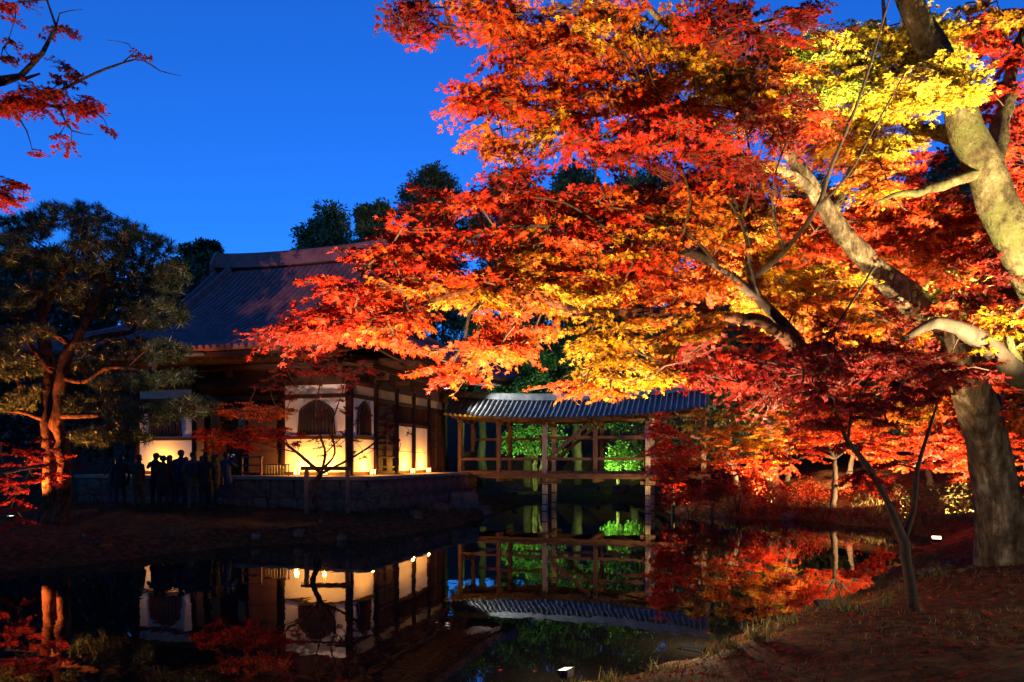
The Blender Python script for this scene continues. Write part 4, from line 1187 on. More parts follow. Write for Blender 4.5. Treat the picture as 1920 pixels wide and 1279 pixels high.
far_maple('deep red maple hanging beside the right bridge post', 1262, 26.8, (1258, 900), [(1240, 800, 26.6), (1260, 850, 26.2), (1230, 860, 26.4)],
          [(1238, 800, 22, 30, 26.6, [RED]), (1250, 850, 32, 50, 26.4, [RED]), (1270, 900, 36, 40, 26.2, [RED, DRED]), (1285, 840, 25, 20, 26.3, [RED])], K_=5.0, rad=.06)
far_maple('thin orange maple on the slope between bridge and red slope', 1475, 29.0, (1472, 850), [(1450, 760), (1520, 750), (1550, 800)],
          [(1500, 750, 80, 45, 29.5, [ORA, YEL]), (1530, 810, 60, 35, 29, [ROR, RED, ORA]), (1450, 870, 50, 25, 28, [ROR, RED])])
far_maple('dense red orange maple in the middle of the lit slope', 1590, 28.0, (1600, 840), [(1560, 740), (1650, 740), (1640, 810), (1560, 820)],
          [(1570, 745, 70, 50, 28, [ROR, RED, ORA]), (1650, 760, 70, 50, 28, [ROR, RED, ORA]), (1600, 820, 80, 30, 27, [ROR, RED])])
far_maple('broad orange maple right of the bright red bush', 1740, 25.0, (1735, 860), [(1680, 780), (1740, 760), (1790, 800), (1700, 830)],
          [(1690, 790, 70, 50, 25, [ORA, YEL]), (1770, 800, 70, 50, 24.5, [RED, ROR]), (1700, 860, 70, 30, 24, [ROR, RED, ORA]), (1790, 870, 60, 30, 23, [ROR, RED])])
far_maple('red maple behind the big leaning trunk on the slope', 1880, 21.0, (1870, 850), [(1840, 760), (1900, 740), (1930, 820)],
          [(1850, 770, 60, 50, 21, [RED, ROR]), (1910, 760, 50, 60, 20, [RED, ROR]), (1830, 850, 70, 30, 20.5, [RED, ROR]), (1940, 850, 50, 50, 20, [ROR])])
far_maple('tall orange maple crown behind the big leaning maple', 1880, 15.5, (1840, 640), [(1640, 480), (1740, 420), (1850, 400), (1680, 620), (1880, 520)],
          [(1620, 470, 90, 70, 15.5, [ROR, RED, ORA]), (1740, 420, 90, 80, 15.5, [ROR, RED]), (1850, 440, 80, 80, 15, [RED, ROR]), (1680, 560, 100, 60, 15, [ROR, RED, ORA]), (1820, 570, 100, 60, 14.5, [RED, ROR]), (1720, 680, 100, 50, 14.5, [ROR, RED, ORA]), (1570, 620, 70, 50, 15, [ORA]), (1880, 680, 60, 50, 14, [ROR])], .07, 3.4, .16, thick=1.0)
far_maple('tall red orange maple crown above the covered bridge', 1450, 28.5, (1430, 640), [(1300, 480), (1400, 420), (1520, 460), (1350, 600), (1520, 600)],
          [(1290, 470, 90, 70, 28, [ROR, RED, ORA]), (1410, 430, 90, 70, 28, [ROR, RED, ORA]), (1510, 480, 90, 70, 27.5, [RED, ROR]), (1350, 590, 100, 60, 27, [ORA, YEL]), (1480, 620, 100, 60, 27, [RED, ROR]), (1400, 690, 110, 36, 26.5, [ROR, DRED])], 0.10, 3.0, .2, thick=1.6)
far_maple('glowing orange maple hanging low beside the leaning trunk', 1960, 17.0, (1930, 760), [(1800, 740, 16.5), (1860, 800, 16.2), (1880, 700, 16.5), (1760, 800, 16)],
          [(1790, 740, 70, 36, 16.4, [ROR, RED, ORA]), (1860, 790, 60, 40, 16.2, [ROR, RED]), (1880, 710, 60, 40, 16.6, [ROR, RED, ORA]), (1770, 820, 70, 30, 16, [RED, ROR]), (1840, 870, 70, 24, 15.8, [RED, ROR]), (1720, 770, 60, 30, 16.5, [ORA, YEL])], .07, 4.0, .14, thick=.9)
far_maple('red orange maple above the bright red bush', 1560, 24.6, (1565, 860), [(1520, 800, 24.4), (1600, 790, 24.2), (1630, 830, 24), (1500, 860, 24)],
          [(1530, 800, 60, 36, 24.4, [RED, ROR]), (1610, 800, 60, 36, 24.2, [RED, ROR, ORA]), (1490, 850, 50, 24, 24, [RED, ROR]), (1640, 845, 40, 20, 24, [RED, ROR])], .08, 4.0, .1)
far_maple('low bright red bush leaning over the pond tip', 1665, 22.6, (1655, 915), [(1620, 895, 22.2), (1600, 890, 22), (1660, 900, 22)],
          [(1600, 892, 24, 8, 22, [RED, ROR]), (1635, 900, 34, 16, 22, [RED]), (1660, 915, 26, 24, 22.2, [RED])], .07, 6.0, .05, 'maple_shrub', .4, L_=.3)
# red shrubs along the far shore
for i, (px, py, d) in enumerate(((1290, 925, 25.8), (1335, 920, 25.6), (1385, 915, 25.6), (1430, 925, 25.0), (1470, 935, 24.6), (1520, 925, 25.4), (1730, 940, 20.5), (1800, 930, 19.0), (1850, 945, 17.5))):
    b = G(px, d); c = W(px, py, d); c[2] = max(c[2], b[2] + .35)
    lab = ['round red shrub beside the bridge end', 'loose red shrub under the yellow maple', 'dark red shrub under the thin maple trunk', 'low red shrub on the reedy shore', 'sparse red shrub by the shore lamp', 'dull red shrub at the foot of the slope', 'dull green shrub above the round floodlight', 'green brown shrub on the slope behind the sapling', 'low brown shrub beside the big trunk'][i]
    t = Tree('shrub', lab, 'shrub', b, 'shrubs on the far bank', 'bark_dark')
    for k in range(3):
        t.limb([b + [0, 0, -.05], b * .6 + c * .4 + rng.normal(0, .1, 3), c + rng.normal(0, .25, 3)], [.025, .018, .008], 'stem', 6)
    cl = (RED, DRED, ROR)[i % 3] if i < 6 else (.10, .085, .02)
    for k in range(22):
        e = c + rng.normal(0, .36, 3) * [1.5, .9, .7]; t.connect(e, .3, .004); t.loose(e, 44, .28, .075, cl)
    t.finish(LEAF3)

# ------------------------------------------------------------------ evergreen woods behind
def evergreen(label, px, d, top, hw, low, n=16, colr=(.035, .055, .014), size=.27, seed=0, per=800, group='evergreen trees behind the hall', cr=None):
    b = G(px, d)
    t = Tree('evergreen_tree', label, 'tree', b, group, 'bark_dark', 'twig')
    tp, bt = W(px, top, d), W(px, low, d)
    h = tp[2] - bt[2]; w = hw / F * d
    t.limb([b + [0, 0, -.4], b * .5 + bt * .5, bt, bt + [0, 0, h * .45], bt + [0, 0, h * .8]], [.3, .24, .2, .12, .04], 'trunk', 10)
    n = int(n * 1.35)
    for k in range(n):
        v = (k + .5) / n
        a = k * 2.4 + rng.uniform(-.4, .4)
        rr = w * math.sqrt(max(.02, 1 - v ** 3)) * rng.uniform(.45, .95)
        c = bt + np.array([math.cos(a) * rr, math.sin(a) * rr * .9, h * (v * .92 + rng.uniform(-.04, .04))])
        t.connect(c, .8, .03)
        r_ = (cr or w * .5) * rng.uniform(.75, 1.2)
        cc = np.array(colr) * rng.uniform(.7, 1.4)
        for q in range(5):
            t.loose(c + unit(rng.normal(0, 1, 3)) * r_ * .55 * [1, 1, .6], int(per / 5), np.array([r_ * .62, r_ * .62, r_ * .40]), size, cc)
    t.finish(OVAL, 'green_leaf')
EV = [('dark evergreen crown behind the left end of the hall roof ridge', 375, 42, 446, 62, 640, 14),
      ('low rounded green evergreen just above the roof ridge', 615, 44, 396, 62, 600, 16),
      ('airy evergreen with visible limbs above the roof ridge', 700, 46, 362, 50, 600, 14),
      ('tallest billowy evergreen crown against the blue sky', 812, 48, 312, 78, 600, 20),
      ('dark evergreen crown half behind the red maple sprays', 955, 47, 300, 70, 620, 18),
      ('broad dark evergreen rising above the covered bridge', 1080, 46, 280, 80, 640, 20),
      ('dark evergreen behind the orange maple limbs', 1220, 45, 300, 80, 640, 18),
      ('dark evergreen on the hillside behind the maples', 1370, 44, 290, 80, 640, 18),
      ('dark evergreen behind the pale leaning trunk', 1520, 43, 320, 80, 660, 18),
      ('dark evergreen on the slope above the red bush', 1650, 41, 330, 80, 660, 18),
      ('dark hillside evergreen behind the stout right trunk', 1790, 40, 250, 90, 680, 18),
      ('dark evergreen filling the gap above the left half of the bridge', 1015, 52, 330, 80, 680, 18),
      ('dark evergreen filling the gap above the right half of the bridge', 1150, 51, 320, 80, 680, 18),
      ('dark evergreen far behind the pine crown', 120, 44, 470, 90, 700, 16),
      ('dark evergreen far behind the left pine boughs', -20, 43, 450, 90, 700, 16),
      ('dark hillside evergreen at the far right slope', 1940, 38, 190, 90, 680, 18)]
for i, (lab, px, d, top, hw, low, n) in enumerate(EV):
    evergreen(lab, px, d, top, hw, low + (70 if px > 900 else 0), int(n * 1.5), colr=(.09, .12, .03) if i in (1, 2) else (.06, .078, .022))
GL = [('green lit broadleaf tree behind the hall corner eave', 905, 40, 590, 60, 760, 14), ('mid green leafy tree above the bridge roof ridge', 990, 41, 600, 66, 790, 16),
      ('dim green leafy tree right of the bridge ridge', 1085, 42, 610, 60, 800, 14), ('dim green tree behind the yellow maple sprays', 1190, 42, 600, 70, 800, 14), ('shadowed tree behind the hall back eave', 830, 43, 560, 60, 740, 12)]
for (lab, px, d, top, hw, low, n) in GL:
    evergreen(lab, px, d, top, hw, low, n, colr=(.045, .095, .018), size=.2, per=480, group='leafy trees behind the bridge')
for i, px in enumerate((-80, 60, 200, 330, 1300, 1430, 1560, 1690, 1830)):
    lab = ['dark thicket tree left of the pine', 'dark thicket tree behind the pine trunk', 'dark thicket tree behind the pine crown', 'dark thicket tree by the left hall wall',
           'shadowed thicket tree behind the yellow maple', 'shadowed thicket tree behind the thin maple', 'shadowed thicket tree behind the middle maple', 'shadowed thicket tree behind the broad maple', 'shadowed thicket tree at the top of the red slope'][i]
    evergreen(lab, px, 34 if px < 500 else 36, 500 if px < 500 else 600, 105, 840, 20, colr=(.03, .042, .014), per=420, group='thicket trees at the garden edge')
for i, (x, y, h) in enumerate(((-9, -7, 15), (-3, -9, 17), (4, -8, 16), (10, -5, 15), (15, 3, 15), (-24, 4, 16), (-25, 14, 15), (-17, -4, 16), (-24, 24, 15), (16, 11, 13), (0, -16, 19), (-11, -15, 19), (10, -14, 19))):  # extra trees around the viewpoint, added to block sky light from the garden
    b = np.array([x, y, float(gz(x, y))])
    t = Tree('evergreen_tree', 'tall evergreen added out of view to screen the garden from the sky', 'tree', b, 'added trees screening sky light out of view', 'bark_dark')
    t.limb([b + [0, 0, -.4], b + [.2, 0, h * .3], b + [0, .2, h * .6], b + [0, 0, h * .9]], [.35, .28, .18, .05], 'trunk', 8)
    for k in range(20):
        a = k * 2.4; v = (k + .5) / 20; rr = 3.4 * math.sin(math.pi * min(1, .15 + .8 * v)) * rng.uniform(.5, 1)
        c = b + np.array([math.cos(a) * rr, math.sin(a) * rr, h * (.28 + .72 * v)]); t.connect(c, 1.0, .03)
        t.loose(c, 260, np.array([1.7, 1.7, 1.1]), .42, (.035, .05, .016))
    t.finish(OVAL, 'green_leaf')
# green lit small trees behind the bridge
def green_tree(label, px, d, base_py, bl, stems):
    b = G(px, d); t = Tree('green_tree', label, 'tree', b, None, 'bark_maple')
    for s in stems:
        t.limb([b + [0, 0, -.2]] + [W(x, y, d + dd) for x, y, dd in s], [.11, .09, .07, .04, .02][:len(s) + 1], 'trunk', 8)
    for (cx, cy_, rx, ry) in bl:
        for k in range(int(rx * ry / 60) + 2):
            c = W(cx + rng.uniform(-1, 1) * rx, cy_ + rng.uniform(-1, 1) * ry, d + rng.normal(0, .6)); t.connect(c, .4, .008)
            t.loose(c, 70, np.array([.4, .4, .28]), .15, (.10, .22, .03))
    t.finish(OVAL, 'green_leaf')
green_tree('small green tree with yellow lit twisted stems seen under the bridge roof', 1003, 38.6, 890,
           [(975, 820, 28, 20), (1000, 800, 32, 16), (1010, 840, 24, 16), (955, 835, 14, 14), (1040, 830, 16, 20)],
           [[(1002, 880, 0), (1004, 855, 0), (990, 835, 0), (975, 820, 0)], [(1004, 860, 0), (1012, 840, 0), (1010, 815, 0)], [(1012, 880, .3), (1020, 850, .3), (1030, 825, .3)]])
green_tree('bright green tree framed by the right bay of the bridge', 1160, 39.4, 890,
           [(1150, 840, 22, 18), (1185, 840, 24, 18), (1170, 865, 26, 12), (1140, 870, 12, 10), (1195, 870, 16, 14)],
           [[(1158, 870, 0), (1150, 850, 0), (1140, 830, 0)], [(1160, 865, 0), (1175, 845, 0), (1190, 830, 0)]])
green_tree('green leafy spray on the hall roof side beside the bridge roof', 870, 37.5, 800, [(856, 741, 12, 6), (862, 760, 10, 8)], [[(866, 790, 0), (862, 755, 0)]])

# ------------------------------------------------------------------ pine on the left bank
PINE = (np.array([(-.05, 0, 0), (.05, 0, 0), (0, 1, 0)], float), np.array([(0, 1, 2)]))
b3 = G(88, 18.0)
Pn = Tree('pine_tree', 'tall red barked pine with layered needle pads on the left bank', 'tree', b3, None, 'bark_pine', 'bark_pine')
d = 18.0
Pn.limb([b3 + [0, 0, -.3], b3 + [.05, 0, .3], W(95, 880, d), W(92, 800, d), W(97, 720, d), W(92, 650, d), W(80, 590, d), W(110, 520, d), W(150, 450, d)], [.27, .2, .17, .16, .15, .14, .12, .09, .04], 'trunk', 12, .09)
Pn.limb([b3 + [.3, -.1, -.2], W(118, 920, d - .1), W(116, 850, d - .1), W(116, 790, d - .15), W(125, 700, d - .3), W(140, 650, d - .3), W(165, 640, d - .3), W(210, 628, d - .3), W(248, 622, d - .2), W(258, 600, d - .2)], [.22, .17, .16, .155, .15, .13, .09, .07, .055, .03])
Pn.limb([W(140, 650, d - .3), W(175, 570, d - .3), W(195, 535, d - .2), W(190, 510, d - .2), W(230, 470, d)], [.12, .09, .08, .06, .03])
Pn.limb([W(140, 655, d - .3), W(110, 632, d - .4), W(60, 600, d - .5), W(20, 595, d - .6)], [.09, .07, .05, .03])
Pn.limb([W(95, 700, d), W(60, 650, d - .3), W(30, 630, d - .5)], [.08, .06, .03])
Pn.limb([W(125, 710, d - .3), W(160, 715, d - .5), W(190, 695, d - .5), W(250, 690, d - .6), W(330, 710, d - .8)], [.08, .07, .06, .05, .02])
Pn.limb([W(112, 780, d - .15), W(180, 780, d - .5), W(270, 770, d - .9), W(370, 770, d - 1.2)], [.08, .06, .05, .02])
Pn.limb([W(92, 790, d), W(50, 775, d - .3), W(10, 770, d - .5)], [.07, .05, .03])
Pn.limb([W(195, 535, d - .2), W(260, 540, d), W(300, 560, d + .2)], [.06, .05, .03])
PADS = [(40, 430, 60, 34), (130, 405, 80, 30), (205, 440, 75, 36), (270, 465, 60, 32), (60, 490, 70, 30), (160, 480, 80, 34), (250, 520, 80, 36), (320, 520, 36, 40), (110, 545, 60, 26), (200, 575, 80, 30), (290, 590, 66, 36), (30, 560, 40, 30),
        (60, 625, 40, 16), (230, 655, 90, 24), (310, 660, 50, 26), (170, 690, 40, 18), (30, 690, 50, 26), (260, 715, 90, 22), (340, 705, 28, 14), (70, 740, 50, 16), (180, 760, 70, 26), (270, 775, 80, 26), (350, 765, 36, 24), (385, 762, 22, 22), (30, 760, 36, 18), (190, 820, 60, 20), (250, 820, 40, 16), (20, 470, 30, 40), (15, 650, 25, 40)]
for (cx, cy_, rx, ry) in PADS:
    n = int(rx * ry / 15)
    dd = d + rng.normal(0, .5) - (.9 if cy_ > 700 and cx > 200 else 0)
    for k in range(n):
        a, r_ = rng.uniform(0, 2 * math.pi), math.sqrt(rng.uniform(0, 1))
        c = W(cx + rx * r_ * math.cos(a), cy_ + ry * .8 * r_ * math.sin(a), dd + rng.normal(0, .5))
        if k % 4 == 0: Pn.connect(c, .35, .012)
        m = 30
        v = unit(rng.normal(0, 1, (m, 3)) + [0, 0, .55])
        Pn.pos.append(c + v * .02); Pn.d.append(v); Pn.n.append(rng.normal(0, 1, (m, 3))); Pn.sz.append(rng.uniform(.13, .2, m))
        Pn.c.append(np.clip(np.array([.034, .050, .008]) * np.exp(rng.normal(0, .3, (m, 1))), 0, .5))
Pn.finish(PINE, 'needle')

# ------------------------------------------------------------------ red maples at the left
b4 = np.array([-13.9, 12.2, float(gz(-13.9, 12.2))])
Lm = Tree('maple_tree', 'bare reaching maple bough with sparse dark red leaves against the sky', 'tree', b4, None, 'bark_dark')
dl = 10.0
Lm.limb([b4 + [0, 0, -.3], b4 + [.1, 0, .5], b4 + [.5, -.4, 2.5], b4 + [1.2, -1.0, 4.5], W(-300, 260, 11.0), W(-120, 190, 10.4), W(5, 152, dl), W(40, 143, dl), W(80, 100, dl), W(105, 50, dl), W(88, 0, dl), W(80, -60, dl)], [.3, .26, .22, .18, .14, .11, .055, .04, .028, .02, .014, .008], 'trunk', 10)
Lm.limb([W(-60, 195, 10.2), W(40, 198, dl), W(110, 200, dl), W(170, 202, dl)], [.05, .035, .02, .007])
Lm.limb([W(60, 198, dl), W(105, 175, dl), W(165, 145, dl), W(230, 118, dl), W(268, 113, dl), W(300, 133, dl), W(340, 142, dl)], [.03, .025, .018, .013, .01, .007, .003])
Lm.limb([W(230, 118, dl), W(252, 98, dl), W(240, 82, dl), W(200, 75, dl)], [.009, .007, .005, .003])
Lm.limb([W(110, 200, dl), W(135, 245, dl), W(175, 252, dl)], [.015, .01, .003])
Lm.limb([W(25, 205, dl), W(50, 245, dl), W(60, 280, dl)], [.014, .009, .003])
Lm.limb([W(105, 50, dl), W(112, 25, dl), W(155, 18, dl)], [.012, .008, .003])
Lm.limb([W(40, 150, dl), W(75, 138, dl)], [.03, .012])
blobs(Lm, [(30, 20, 45, 22, dl, [DRED, RED], .6), (20, 100, 24, 24, dl, [DRED], .7), (60, 180, 55, 18, dl, [RED], 3.0), (20, 200, 40, 12, dl, [RED, ROR], 3), (135, 140, 28, 14, dl, [DRED], 1.6), (160, 195, 40, 16, dl, [RED], 2.2), (110, 222, 24, 10, dl, [RED], .8),
           (90, 258, 30, 8, dl, [RED], .8), (200, 232, 14, 10, dl, [DRED], .6), (70, 285, 40, 14, dl, [RED], .3), (120, 275, 16, 10, dl, [RED], .5), (110, 60, 30, 24, dl, [DRED], .3), (130, 60, 14, 8, dl, [DRED], .5), (60, 100, 20, 10, dl, [DRED], .5), (275, 102, 8, 5, dl, [DRED], .4),
           (20, 365, 32, 28, 12.5, [RED, ROR], 2.0)], .06, 2.7, .30, 5, 4, .3, .2)
Lm.finish(LEAF5)
b5 = G(-60, 14.5)
L2 = Tree('maple_tree', 'low red maple spreading before the pine trunk', 'tree', b5, None, 'bark_dark')
L2.limb([b5 + [0, 0, -.2], W(-50, 960, 14.5), W(-20, 900, 14.4), W(40, 880, 14.3), W(110, 870, 14.2)], [.1, .09, .07, .04, .012], 'trunk', 8)
blobs(L2, [(40, 880, 60, 30, 14.4, [RED]), (110, 880, 45, 22, 14.2, [RED, DRED]), (60, 850, 60, 22, 14.5, [DRED]), (20, 920, 30, 24, 14.2, [RED]), (15, 970, 26, 24, 14.0, [RED]), (150, 860, 24, 16, 14.2, [DRED], .6), (50, 830, 60, 14, 14.6, [DRED], .6)], .065, 2.0, .35)
L2.finish(LEAF5)
# small bare maple in front of the hall
b6 = G(598, 18.6)
d = 18.6
Sm = Tree('maple_tree', 'small crooked maple with thin red leaves before the bell window', 'tree', b6, None, 'bark_pine', 'bark_dark')
Sm.limb([b6 + [0, 0, -.15], W(604, 965, d), W(588, 935, d), W(592, 905, d), W(602, 888, d)], [.1, .085, .07, .065, .06], 'trunk', 10)
for pts, rd in (([(602, 888), (570, 860), (540, 835), (500, 812), (450, 800), (400, 800)], [.05, .042, .035, .028, .018, .008]),
                ([(602, 888), (610, 850), (600, 815), (592, 770), (600, 720), (620, 670)], [.045, .035, .028, .02, .013, .006]),
                ([(602, 888), (640, 870), (690, 840), (730, 805), (770, 775)], [.04, .03, .022, .015, .005]),
                ([(604, 880), (628, 850), (622, 800), (640, 740), (655, 690)], [.035, .028, .02, .013, .005]),
                ([(570, 860), (560, 850), (500, 835), (440, 820)], [.02, .018, .014, .005]),
                ([(540, 835), (520, 790), (490, 770), (430, 765)], [.02, .015, .01, .005]),
                ([(690, 840), (740, 845), (800, 850)], [.012, .008, .003]), ([(610, 850), (660, 800), (700, 745)], [.018, .012, .004])):
    Sm.limb([W(x, y, d + rng.normal(0, .12)) for x, y in pts], rd, 'limb', 6, .03)
blobs(Sm, [(450, 765, 60, 14, d, [ROR, ORA], 1.5), (500, 770, 50, 16, d, [ROR, ORA], 1.2), (400, 815, 40, 16, d, [RED, ROR], 1.5), (470, 815, 70, 18, d, [RED, ROR], 1.5), (530, 820, 40, 20, d, [RED], 1.0), (430, 840, 60, 10, d, [RED], 1.0), (600, 660, 40, 16, d, [ROR, RED], .8), (560, 690, 50, 20, d, [DRED, RED], .6),
           (520, 720, 50, 18, d, [DRED], .4), (640, 700, 40, 30, d, [RED], .35), (590, 780, 90, 60, d, [DRED], .12), (720, 790, 60, 40, d, [DRED], .15), (640, 840, 60, 24, d, [DRED], .15), (690, 690, 30, 16, d, [RED], .4)], .06, 2.8, .30, 5, 4, .7, .25)
Sm.finish(LEAF3)

# ------------------------------------------------------------------ shrubs, rocks and timber by the hall
for i, (px, d, h, w, cl) in enumerate(((460, 20.6, .75, .5, (.03, .035, .012)), (700, 21.0, .75, .45, (.09, .10, .03)), (735, 22.3, .6, .35, (.08, .09, .03)), (880, 24.0, .65, .45, (.07, .08, .03)), (640, 20.4, .4, .3, (.06, .06, .02)), (185, 20.2, .8, .6, (.03, .02, .012)), (800, 22.8, .4, .3, (.06, .07, .025)))):
    b = G(px, d)
    lab = ['dark clipped shrub before the stone platform', 'pale leaved shrub beside the stone platform corner', 'small pale shrub against the stone platform side', 'loose shrub near the bridge end of the platform', 'tiny shrub at the crooked maple foot', 'dark low shrub left of the visitors', 'tiny shrub midway along the platform side'][i]
    t = Tree('shrub', lab, 'shrub', b, None, 'bark_dark')
    for k in range(4): t.limb([b + [0, 0, -.05], b + [rng.normal(0, w * .2), rng.normal(0, w * .2), h * .4], b + [rng.normal(0, w * .5), rng.normal(0, w * .5), h * .8]], [.02, .014, .006], 'stem', 5)
    for k in range(14):
        c = b + np.array([rng.normal(0, w * .5), rng.normal(0, w * .5), h * rng.uniform(.3, 1.0)]); t.connect(c, .2, .004); t.loose(c, 30, .16, .055, cl)
    t.finish(OVAL, 'green_leaf')
rk = [stone_mesh(40 + k) for k in range(4)]
for i, (px, d, s) in enumerate(((868, 25.3, .75), (828, 23.6, .35), (780, 21.5, .3), (905, 25.8, .4), (560, 17.6, .22), (480, 17.2, .2), (640, 17.9, .18), (1350, 25.3, .3), (1480, 24.3, .35), (1165, 37.8, .6))):
    b = G(px, d)
    o = link('rock', rk[i % 4], None, (b[0], b[1], b[2] + s * .2), (rng.uniform(-.3, .3), rng.uniform(-.3, .3), rng.uniform(0, 6)), (s * 1.3, s, s * .8))
    tag(o, ['big dark boulder against the platform near the bridge', 'small boulder by the platform side', 'small mossy stone on the lawn before the platform', 'boulder at the water edge under the bridge start', 'stone on the shore below the crooked maple', 'small stone on the shore left of the crooked maple', 'small stone on the shore right of the crooked maple', 'pale shore stone under the yellow maple', 'shore stone in the reeds', 'rock on the bank behind the bridge'][i], 'rock')
# handrail before the platform
rail = empty('handrail', W(575, 942, 21.6)); tag(rail, 'plain timber handrail on two posts before the stone platform', 'handrail')
z0 = float(gz(W(575, 942, 21.6)[0], 21.6))
for x in (0, 1.25):
    m_ = MB(); m_.box(x - .06, x + .06, -.06, .06, z0 - 1.2 - W(575, 942, 21.6)[2] + .8, W(575, 882, 21.6)[2] - W(575, 942, 21.6)[2]); m_.build('post', M['wood_grey'], rail)
m_ = MB(); zt = W(575, 882, 21.6)[2] - W(575, 942, 21.6)[2]; m_.box(-.16, 1.4, -.07, .07, zt + .002, zt + .12); m_.build('top_rail', M['wood_dark_h'], rail)
fence = empty('veranda_fence', HW(-2.55, -1.0, FL), ANG); tag(fence, 'low barred fence on the veranda left of the bell window', 'fence')
for k in range(9):
    m_ = MB(); m_.box(.11 * k - .012, .11 * k + .012, -.012, .012, .002, .36); m_.build('bar', M['black_metal'], fence)
m_ = MB(); m_.box(-.04, .92, -.02, .02, .361, .39); m_.build('top_rail', M['black_metal'], fence)
bar = empty('barrier', HW(-3.55, -.9, FL), ANG); tag(bar, 'open wooden barrier frame standing at the hall entrance', 'barrier')
for x in (0, .75):
    m_ = MB(); m_.box(x - .025, x + .025, -.025, .025, .002, .6); m_.build('post', M['wood_grey'], bar)
for z in (.06, .32, .601):
    m_ = MB(); m_.box(-.05 if z > .6 else .026, .8 if z > .6 else .724, -.025, .025, z, z + .05); m_.build('rail', M['wood_grey_h'], bar)

# ------------------------------------------------------------------ visitors
def cloth(name, c): return noisy(name, tuple(k * .8 for k in c), c, 9, 0.9, 0.25, bscale=40, dist=0.01)
M['skin'] = noisy('skin', (.42, .24, .16), (.5, .3, .2), 6, .6, 0)
M['hair'] = noisy('hair', (.008, .006, .005), (.02, .015, .012), 12, .55, .2)
M['shoe'] = noisy('shoe', (.015, .012, .01), (.03, .025, .02), 8, .5, 0)
CLO = {'black': cloth('black_cloth', (.012, .012, .014)), 'navy': cloth('navy_cloth', (.012, .015, .035)), 'brown': cloth('brown_cloth', (.05, .028, .015)), 'grey': cloth('grey_cloth', (.05, .048, .05)),
       'wine': cloth('wine_cloth', (.06, .01, .014)), 'green': cloth('green_cloth', (.02, .03, .015)), 'blue': cloth('blue_cloth', (.02, .03, .06))}
def capsule(pts, rad, n=10):
    """closed tube with rounded ends"""
    pts = [Vector(p) for p in pts]; rad = list(rad)
    d0 = (pts[0] - pts[1]).normalized(); d1 = (pts[-1] - pts[-2]).normalized()
    P, Q = [], []
    for k in (3, 2, 1):
        a = k / 3.2 * math.pi / 2; P.append(pts[0] + d0 * rad[0] * math.sin(a)); Q.append(rad[0] * math.cos(a))
    P += pts; Q += rad
    for k in (1, 2, 3):
        a = k / 3.2 * math.pi / 2; P.append(pts[-1] + d1 * rad[-1] * math.sin(a)); Q.append(rad[-1] * math.cos(a))
    return P, Q, n
